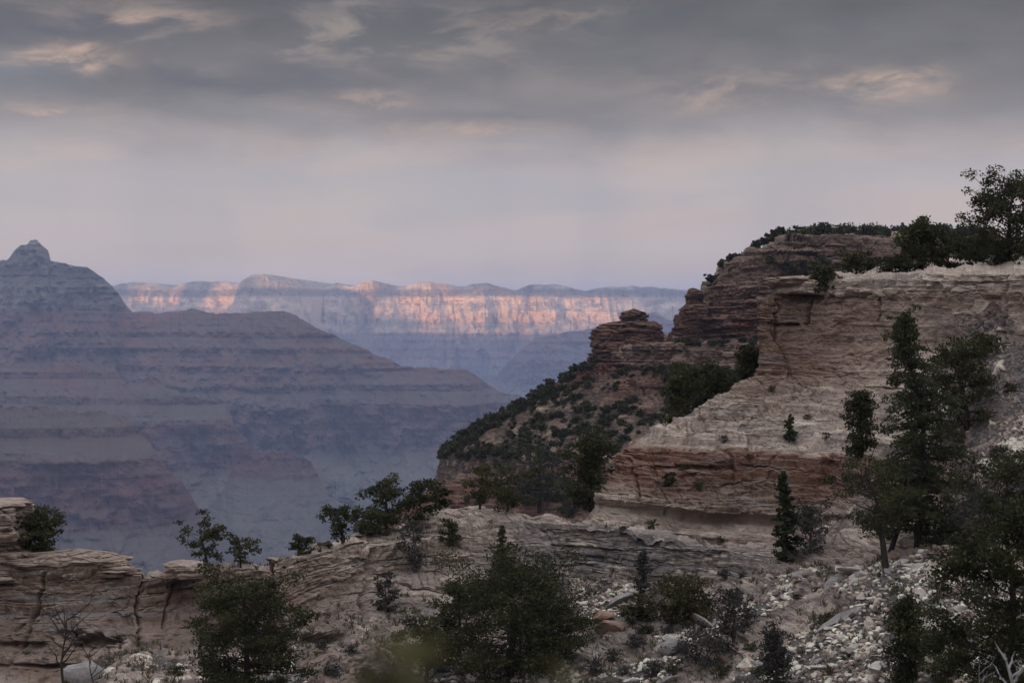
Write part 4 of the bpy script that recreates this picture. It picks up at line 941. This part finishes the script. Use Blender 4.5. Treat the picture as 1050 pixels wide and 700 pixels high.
# shrubs one can count on the scree
r = np.random.RandomState(77)
spots = [(610, 690, 22), (628, 676, 20), (652, 660, 24), (640, 690, 16), (684, 650, 18), (672, 690, 26), (690, 688, 18), (742, 690, 26), (846, 640, 24), (770, 664, 20), (660, 648, 20), (780, 690, 22), (866, 672, 14), (330, 662, 20), (362, 668, 16), (342, 690, 22), (376, 690, 18), (310, 690, 16), (182, 690, 18),
         (836, 604, 10), (818, 612, 12), (868, 500, 12), (980, 540, 18), (960, 530, 14), (766, 640, 16), (700, 668, 16), (720, 644, 14), (742, 592, 14), (760, 590, 10), (452, 688, 30), (482, 690, 24), (590, 660, 20), (596, 640, 16), (960, 620, 16), (850, 690, 14), (410, 656, 18), (420, 640, 16), (404, 610, 14)]
proto = None
for i, (sx, sy, sw) in enumerate(spots):
    P = ground_at(sx, sy, ['hillside'])
    s = px2m(P, sw)
    if i % 6 == 0:
        o = plant('desert_shrub', 'small dark rounded shrub among the stones of the scree slope', 'shrub', P - np.array([0, 0, .05]), 0.62, 1.0, 300 + i, limbs=16, n=620, lsize=.10, bare=.03, clump=.2,
                  leaf=M_SAGE if i % 12 == 0 else M_JUN, bark=M_TWIG, group='shrubs dotting the scree slope')
        proto = o
    else:
        o = proto.copy(); COL.objects.link(o)
        for ch in proto.children:
            c = ch.copy(); COL.objects.link(c); c.parent = o
        o.location = Vector(tuple(P - np.array([0, 0, .05])))
    o.scale = (s, s, s * r.uniform(.8, 1.3))
    o.rotation_euler = (0, 0, r.rand() * 6.28)

# shrubs and trees on the promontory (too small to show parts)
def far_plant(name, label, cat, group, kind, seed, h, w, leaf):
    return plant(name, label, cat, (0, 0, -5000), h, w, seed, kind=kind, limbs=14, n=330, lsize=.95, bare=.02, clump=.31, parts=False, leaf=leaf, group=group)
def scatter(protos, pts, smin, smax, rs):
    for i, P in enumerate(pts):
        o = protos[i % len(protos)]
        if i >= len(protos):
            o = o.copy(); COL.objects.link(o)
        o.location = Vector(tuple(float(q) for q in P)) - Vector((0, 0, .3))
        s = rs.uniform(smin, smax)
        o.scale = (s * rs.uniform(.85, 1.2), s * rs.uniform(.85, 1.2), s)
        o.rotation_euler = (0, 0, rs.rand() * 6.28)
rs = np.random.RandomState(5)
S = next(s for s in SHEETS['all'] if s[0] == 'promontory')
ppx, ppy, pc = PJ['promontory']
vis = np.zeros(len(ppx), bool)
inb = (ppx > -90) & (ppx < 1140) & (ppy > -50) & (ppy < 790)
ii = np.nonzero(inb)[0]
vis[ii] = pc[ii] < DEPTH[np.floor((ppy[ii] + 60) / 2).astype(int), np.floor((ppx[ii] + 100) / 2).astype(int)] + 3.0
def pick(mask, n, mind):
    idx = np.nonzero(mask)[0]; rs.shuffle(idx)
    got = []
    for j in idx:
        if all((ppx[j] - ppx[k]) ** 2 + (ppy[j] - ppy[k]) ** 2 > mind ** 2 for k in got):
            got.append(j)
            if len(got) >= n: break
    return [S[1][j] for j in got]
cr_t = np.clip((ppx - 453) / (604 - 453), 0, 1)
crest_y = 463 - (463 - 372) * cr_t
slope = vis & (ppy > crest_y + 3) & (ppy < 470) & (ppx > 455) & (ppx < 800) & (ppy > 378)
pts = pick(slope & (S[2] > .25) & (fbm(ppx / 28, ppy / 18, 0, 88, 3) > -.55), 285, 3.4)
prot = [far_plant('hillside_shrub', 'small dark shrub dotted on the tan slope below the rock pinnacle', 'shrub', 'shrubs on the slope below the pinnacle', 'round', 400 + k, 3.0, 2.9, M_JUN if k % 2 else M_PINE) for k in range(5)]
scatter(prot, pts, .22, .80, rs)
edge = vis & (ppx > 447) & (ppx < 612) & (ppy > crest_y - 4) & (ppy < crest_y + 9)
pts = pick(edge, 64, 3.4)
prot = [far_plant('hillside_juniper', 'dark juniper on the skyline edge of the slope descending left of the pinnacle', 'tree', 'junipers along the slope edge', 'oval' if k % 2 else 'round', 420 + k, 3.4, 3.2, M_PINE) for k in range(5)]
scatter(prot, pts, .45, .95, rs)
bench = vis & (ppx > 690) & (ppx < 800) & (ppy > 345) & (ppy < 353) | vis & (ppx > 452) & (ppx < 560) & (ppy > 458) & (ppy < 470)
pts = pick(bench, 30, 5)
prot = [far_plant('ledge_shrub', 'small dark shrub on a ledge of the banded red cliffs', 'shrub', 'shrubs on the red cliff ledges', 'round', 440 + k, 1.9, 2.6, M_JUN) for k in range(4)]
scatter(prot, pts, .6, 1.15, rs)
base = vis & (ppx > 690) & (ppx < 800) & (ppy > 384) & (ppy < 425)
pts = pick(base, 26, 7)
prot = [far_plant('hillside_bush', 'dense dark bush crowding the foot of the banded wall beside the bare cliff', 'shrub', 'bushes at the foot of the banded wall', 'round', 450 + k, 4.2, 5.0, M_PINE) for k in range(4)]
scatter(prot, pts, .4, .9, rs)
low = vis & (ppx > 380) & (ppx < 620) & (ppy > 500) & (ppy < 560)
pts = pick(low, 26, 7)
prot = [far_plant('slope_bush', 'dark bush on the lower slope under the red cliff', 'shrub', 'bushes under the red cliff', 'round', 460 + k, 2.6, 3.6, M_PINE) for k in range(4)]
scatter(prot, pts, .4, .9, rs)
side = vis & (ppx > 400) & (ppx < 452) & (ppy > 490) & (ppy < 540)
alc = vis & (ppx > 790) & (ppx < 960) & (ppy > 268) & (ppy < 292)
pts = pick(alc, 20, 5)
prot = [far_plant('alcove_shrub', 'small shrub on the broken ledge under the upper red cliff', 'shrub', 'shrubs under the upper red cliff', 'round', 470 + k, 1.8, 2.4, M_JUN) for k in range(3)]
scatter(prot, pts, .6, 1.2, rs)
# trees along the promontory rim
rim = []
for k in range(84):
    px_ = 802 + 200 * rs.rand()
    D_ = np.interp(px_, [788, 850, 930, 1150], [516, 524, 549, 564]) + 2 + 34 * rs.rand()
    zz = np.interp(px_, [788, 850, 930, 1150], [250, 239, 241, 241])
    P = at(px_, zz, np.interp(px_, [788, 850, 930, 1150], [512, 520, 545, 560]))
    rim.append(np.array([(px_ - 525) / FPX * D_, D_, P[2] - .4]))
prot = [far_plant('rim_pine', 'dark pine in the row of trees along the far cliff top', 'tree', 'trees along the far cliff top', 'oval' if k % 3 == 0 else 'round', 480 + k, 4.6, 4.8, M_PINE) for k in range(6)]
scatter(prot, rim, .75, 1.1, rs)
steps = [(800, 238), (795, 240), (789, 245), (783, 249), (776, 253), (770, 257), (765, 262), (757, 264), (750, 267), (741, 272), (729, 287)]
pts = []
for (a_, b_) in steps:
    pts.append(at(a_, b_ + 1.0, np.interp(a_, [726, 741, 788, 800], [548, 528, 513, 513])))
prot = [far_plant('step_shrub', 'small shrub on the stepped left end of the far cliff top', 'shrub', 'shrubs on the stepped cliff edge', 'round', 490 + k, 2.2, 2.4, M_PINE) for k in range(3)]
scatter(prot, pts, .7, 1.2, rs)

# ------------------------------------------------------------------ dead wood
def dead_tree(name, label, P, h, seed, mat, n=9, lean=(0, 0), spread=.5, r0=.03):
    r = np.random.RandomState(seed)
    root = bpy.data.objects.new(name, None); COL.objects.link(root); root.location = Vector(tuple(float(q) for q in P))
    T = Wood()
    ts = np.linspace(0, 1, 8)
    tr = np.stack([lean[0] * h * ts + .04 * h * np.sin(ts * 5 + seed), lean[1] * h * ts, h * ts], 1)
    T.tube(tr, r0 * h * (1 - .85 * ts), 7)
    T.build('trunk', mat, root)
    for i in range(n):
        W = Wood()
        t = .3 + .65 * (i + r.rand()) / n
        p0 = np.array([np.interp(t, ts, tr[:, k]) for k in range(3)])
        a = r.rand() * 6.28
        L = spread * h * r.uniform(.5, 1) * (1.1 - .6 * t)
        d = np.array([math.cos(a), .5 * math.sin(a), .55 + .4 * r.rand()])
        q = np.linspace(0, 1, 6)[:, None]
        lb = p0 + d * L * q + r.normal(size=(6, 3)) * .05 * L * q + np.array([0, 0, .15 * L]) * q ** 2
        W.tube(lb, r0 * h * .42 * (1 - .85 * q[:, 0]) + .002 * h, 5)
        for k in range(3):
            j = r.randint(2, 6)
            e = lb[j] + r.normal(size=3) * .22 * L + np.array([0, 0, .12 * L])
            W.tube([lb[j], .5 * (lb[j] + e) + r.normal(size=3) * .03 * L, e], [r0 * h * .18, r0 * h * .12, .0015 * h], 4)
        W.build('branch', mat, root)
    tag(root, label, 'dead tree')
    return root
P = ground_at(66, 712, ['hillside'])
dead_tree('dead_tree', 'bare dead tree with thin dark branches in front of the left ridge wall', P, px2m(P, 84), 3, M_BARK, 11, (-.02, 0), .62, .022)
P = ground_at(98, 716, ['hillside'])
dead_tree('dead_tree', 'smaller bare dead sapling beside the rounded grey boulder', P, px2m(P, 58), 8, M_BARK, 6, (-.1, 0), .5, .018)
P = at(1040, 735, 30.0)
dead_tree('dead_snag', 'bleached white dead snag in the lower right corner', P, px2m(P, 66), 12, M_DEAD, 6, (-.12, 0), .55, .06)
P = at(1010, 722, 30.0)
dead_tree('dead_snag', 'thin bleached dead branches sticking up left of the white snag', P, px2m(P, 40), 15, M_DEAD, 5, (-.2, 0), .9, .022)

# ------------------------------------------------------------------ boulders
def rock_mesh(seed, flat=1.0):
    bm = bmesh.new()
    bmesh.ops.create_icosphere(bm, subdivisions=3, radius=1.0)
    r = random.Random(seed)
    sx, sy = r.uniform(.8, 1.3), r.uniform(.65, 1.0)
    planes = []
    for _ in range(9):
        v = Vector((r.gauss(0, 1), r.gauss(0, 1), r.gauss(0, 1))).normalized()
        planes.append((v, r.uniform(.32, .78)))
    for v in bm.verts:
        for n_, d_ in planes:
            k = v.co.dot(n_) - d_
            if k > 0: v.co -= n_ * k
        v.co.z *= flat; v.co.x *= sx; v.co.y *= sy
    me = bpy.data.meshes.new('boulder'); bm.to_mesh(me); bm.free()
    return me
def boulder(name, label, px, py, wpx, seed, mat, flat=.7, group=None, rot=None, tilt=0.0):
    P = ground_at(px, py, ['hillside'])
    me = rock_mesh(seed, flat); me.materials.append(mat)
    o = bpy.data.objects.new(name, me); COL.objects.link(o)
    s = px2m(P, wpx) * .62
    o.location = Vector(tuple(P)) + Vector((0, 0, s * flat * .25)); o.scale = (s, s, s)
    o.rotation_euler = (tilt * .5, tilt, rot if rot is not None else seed * 1.7)
    return tag(o, label, 'boulder', group)
boulder('boulder', 'rounded grey boulder at the foot of the left ridge wall', 92, 694, 44, 1, M_BGREY, .75)
boulder('boulder', 'rust-coloured block on the scree under the crooked tree', 922, 572, 14, 2, M_BRUST, .6)
boulder('boulder', 'flat orange slab in the middle of the scree', 879, 612, 20, 3, M_BRUST, .3)
boulder('boulder', 'large white block on the scree right of the crooked tree', 958, 590, 15, 4, M_BPALE, .7)
boulder('boulder', 'tilted white slab below the large white block', 946, 609, 16, 5, M_BPALE, .35, tilt=-.5)
boulder('boulder', 'big dull grey block low in the scree below the big round bush', 692, 664, 30, 6, M_BGREY, .7)
boulder('boulder', 'rusty pink block beside the sprawling grey bush', 744, 678, 24, 7, M_BRUST, .7)
boulder('boulder', 'upper of two stacked tan slabs right of the wide foreground pine', 618, 630, 34, 8, M_BRUST, .35, rot=.2)
boulder('boulder', 'lower of two stacked tan slabs right of the wide foreground pine', 620, 644, 40, 9, M_BRUST, .42, rot=.1)
boulder('boulder', 'pale slanted slab leaning above the stacked tan slabs', 632, 618, 30, 10, M_BGREY, .35, rot=.3, tilt=-.4)
boulder('boulder', 'white block perched at the bottom edge of the scree', 873, 668, 11, 11, M_BPALE, .7)
boulder('boulder', 'pale split block above the bottom of the scree', 864, 654, 12, 12, M_BPALE, .7)
rb = np.random.RandomState(31)
metas = [rock_mesh(60 + k, .35 + .09 * k) for k in range(6)]
for k, me in enumerate(metas): me.materials.append((M_BPALE, M_BPALE, M_BGREY, M_BPALE, M_BGREY, M_BPALE)[k])
hp = PJ['hillside']; SH = next(s for s in SHEETS['all'] if s[0] == 'hillside')
hv = (hp[0] > 280) & (hp[0] < 1045) & (hp[1] > 560) & (hp[1] < 700) & (SH[2] > .8)
hidx = np.nonzero(hv)[0]
for k in range(170):
    j = hidx[rb.randint(len(hidx))]
    o = bpy.data.objects.new('scree_boulder', metas[k % 6]); COL.objects.link(o)
    s = .12 + .62 * rb.rand() ** 3.5
    o.location = Vector(tuple(SH[1][j])) + Vector((0, 0, s * .1)); o.scale = (s * rb.uniform(.8, 1.5), s, s * rb.uniform(.7, 1.1))
    o.rotation_euler = (rb.normal() * .3, rb.normal() * .35, rb.rand() * 6.28)
    tag(o, 'angular pale stone lying loose on the scree slope', 'stone', 'loose stones on the scree', 'thing')
slabm = [rock_mesh(80 + k, .20 + .05 * k) for k in range(5)]
for k, me in enumerate(slabm): me.materials.append((M_BPALE, M_BGREY, M_BRUST, M_BPALE, M_BGREY)[k])
for k in range(46):
    j = hidx[rb.randint(len(hidx))]
    o = bpy.data.objects.new('flat_stone', slabm[k % 5]); COL.objects.link(o)
    s = .30 + .55 * rb.rand() ** 2
    o.location = Vector(tuple(SH[1][j])) + Vector((0, 0, s * .03)); o.scale = (s * rb.uniform(1.0, 1.7), s, s)
    o.rotation_euler = (.35 + rb.normal() * .25, rb.normal() * .25, rb.normal() * .8)
    tag(o, 'flat angular slab half buried in the scree slope', 'stone', 'flat slabs in the scree', 'thing')
# the small rubble between them
rv, rf, rt = [], [], []
base_ico = None
bm = bmesh.new(); bmesh.ops.create_icosphere(bm, subdivisions=1, radius=1.0)
bv = np.array([v.co[:] for v in bm.verts]); bf = np.array([[v.index for v in f.verts] for f in bm.faces]); bm.free()
NR = 5200
js = hidx[rb.randint(len(hidx), size=NR)]
for k, j in enumerate(js):
    s = .05 + .13 * rb.rand() ** 2
    v = bv * (1 + .35 * rb.normal(size=(len(bv), 1)) * .6) * np.array([rb.uniform(.8, 1.6), rb.uniform(.8, 1.3), rb.uniform(.35, .8)]) * s
    a = rb.rand() * 6.28; tlt = rb.normal() * .4
    Rm = np.array(Matrix.Rotation(a, 3, 'Z') @ Matrix.Rotation(tlt, 3, 'X'))
    rv.append(v @ Rm.T + SH[1][j] + np.array([0, 0, s * .2])); rf.append(bf + k * len(bv)); rt.append(np.full(len(bv), rb.rand()))
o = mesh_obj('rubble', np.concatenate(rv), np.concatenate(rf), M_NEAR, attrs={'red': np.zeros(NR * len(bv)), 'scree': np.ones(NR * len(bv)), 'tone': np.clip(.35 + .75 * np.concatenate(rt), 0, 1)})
tag(o, 'small pale broken stones strewn over the scree slope', 'rubble', kind='stuff')

gj = np.nonzero((hp[0] > -20) & (hp[0] < 1060) & (hp[1] > 540) & (hp[1] < 705) & (SH[2] > .3) & (np.abs(SH[5][:, 2]) > .3))[0]
gj = gj[rb.randint(len(gj), size=1500)]
gv = []
for j in gj:
    m_ = rb.randint(6, 13)
    c = SH[1][j] + rb.normal(size=(m_, 3)) * (.07, .07, .0) - (0, 0, .03)
    hgt = rb.uniform(.10, .30) * (.6 + .8 * rb.rand(m_))
    tp = c + np.stack([rb.normal(size=m_) * .10, rb.normal(size=m_) * .10, hgt], 1)
    sd = rb.normal(size=(m_, 3)) * (.022, .022, 0)
    gv.append(np.stack([c - sd, c + sd, tp + .3 * sd, tp - .3 * sd], 1).reshape(-1, 3))
gv = np.concatenate(gv)
o = mesh_obj('dry_grass', gv, np.arange(len(gv)).reshape(-1, 4), mat_leaf('dry_grass', (0.05, 0.045, 0.028), (0.16, 0.14, 0.09)), attrs={'tone': np.repeat(rb.rand(len(gv) // 4), 4)})
tag(o, 'sparse dry grass tufts growing between the stones of the slope', 'grass', kind='stuff')

# ------------------------------------------------------------------ bush right in front of the camera, out of focus
def near_bush(label, px, py, D, seed, w, h):
    r = np.random.RandomState(seed)
    tip = at(px, py, D)
    base = np.array([tip[0], tip[1], -1.68])
    root = bpy.data.objects.new('rim_shrub', None); COL.objects.link(root); root.location = Vector(tuple(base))
    W = Wood(); cs = []
    for k in range(7):
        e = tip - base + np.array([r.normal() * w * .35, r.normal() * w * .35, -abs(r.normal()) * h * .5])
        q = np.linspace(0, 1, 7)[:, None]
        st = e * q + np.array([r.normal() * .03, r.normal() * .03, 0]) * np.sin(q * 3)
        W.tube(st, .006 * (1 - .8 * q[:, 0]) + .001, 5)
        for f in np.linspace(.80, 1, 26): cs.append([np.interp(f, q[:, 0], st[:, i]) for i in range(3)])
    W.build('stem', M_TWIG, root)
    cs = np.repeat(np.array(cs), 3, 0); C = cs + r.normal(size=cs.shape) * np.array([w * .22, w * .22, .012])
    V, F = leaf_quads(C, .022, r)
    mesh_obj('crown', V, F, M_FRESH, root, attrs={'tone': np.repeat(r.rand(len(C)), 4)})
    tag(root, label, 'shrub')
near_bush('blurred yellow-green shrub tip close to the camera at the bottom edge', 402, 664, 1.25, 5, .034, .04)
near_bush('blurred green shrub tip close to the camera, barely showing at the bottom edge', 588, 700, 1.3, 6, .04, .04)

# ------------------------------------------------------------------ added cloud bank, unseen behind the camera: shades the land, gaps aim the sunlight
def shade_cloud_bank():
    m, t = mat_new('cloud')
    pos = t.n('ShaderNodeNewGeometry').outputs['Position']
    n = t.noise(pos, 0.0012, 5, .6)
    finish(t, t.mix(n, (.55, .55, .58), (.8, .8, .82)), 1.0, None)
    dist = 12000.0
    Lh = Vector((sun_to.x, sun_to.y, 0)).normalized()
    H = np.array((Lh.y, -Lh.x, 0.0))
    L = np.array(sun_to)
    c0 = np.array(Lh) * dist
    nu, nv = 420, 150
    h = np.linspace(-17000, 17000, nu); zz = np.linspace(-100, 4200, nv)
    HH, ZZ = np.meshgrid(h, zz)
    B = c0 + HH[..., None] * H + ZZ[..., None] * np.array((0, 0, 1.0))
    # where does the light through each point reach the far wall?
    yw = 15000.0
    s = (B[..., 1] - yw) / L[1]
    hit = B - s[..., None] * L
    fx_, fz_ = hit[..., 0], hit[..., 2]
    nz_ = fbm(fx_ / 500, fz_ / 160, 0, 71, 4)
    lit = np.zeros(fx_.shape, bool)
    for (x0, x1, z0, z1) in LIT:
        cx, cz, rx, rz = .5 * (x0 + x1), .5 * (z0 + z1), .5 * (x1 - x0), .5 * (z1 - z0)
        lit |= (np.abs((fx_ - cx) / rx) ** 4 + np.abs((fz_ - cz) / rz) ** 4) < 1 + .45 * nz_
    off = 500 * fbm(HH / 1800, ZZ / 900, 0, 81, 4)
    Bf = B + off[..., None] * np.array(Lh) * -1.0
    F = grid_faces(nv, nu)
    open_ = lit.ravel()[F].any(1)
    bnd = F[~open_]
    o = mesh_obj('shade_cloud_bank', Bf.reshape(-1, 3), bnd, m)
    tag(o, 'unseen cloud bank added to shade the land from the low sun', 'cloud', kind='stuff')
    sd = o.modifiers.new('thickness', 'SOLIDIFY'); sd.thickness = 120.0; sd.offset = 0
LIT = [(-1050, 900, -240, 190), (-1350, -700, -60, 120), (-3800, -3500, 60, 460), (-3050, -2500, -20, 460), (-1780, -1500, 150, 470), (-1250, -850, 190, 470)]
shade_cloud_bank()

# ------------------------------------------------------------------ the air
hz, t = mat_new('haze')
vol = t.n('ShaderNodeVolumePrincipled', {'Color': (0.53, 0.66, 1.0, 1), 'Density': 4.8e-5, 'Anisotropy': 0.0})
out = t.n('ShaderNodeOutputMaterial'); t.t.links.new(vol.outputs[0], out.inputs['Volume'])
lo, hi = np.array((-30000., -9000., -960.)), np.array((30000., 30000., 335.))
V = np.array([[(lo, hi)[i][0], (lo, hi)[j][1], (lo, hi)[k][2]] for i in (0, 1) for j in (0, 1) for k in (0, 1)])
F = np.array([[0, 1, 3, 2], [4, 6, 7, 5], [0, 4, 5, 1], [2, 3, 7, 6], [0, 2, 6, 4], [1, 5, 7, 3]])
o = mesh_obj('haze', V, F, hz)
tag(o, 'blue evening haze filling the canyon', 'haze', kind='stuff')
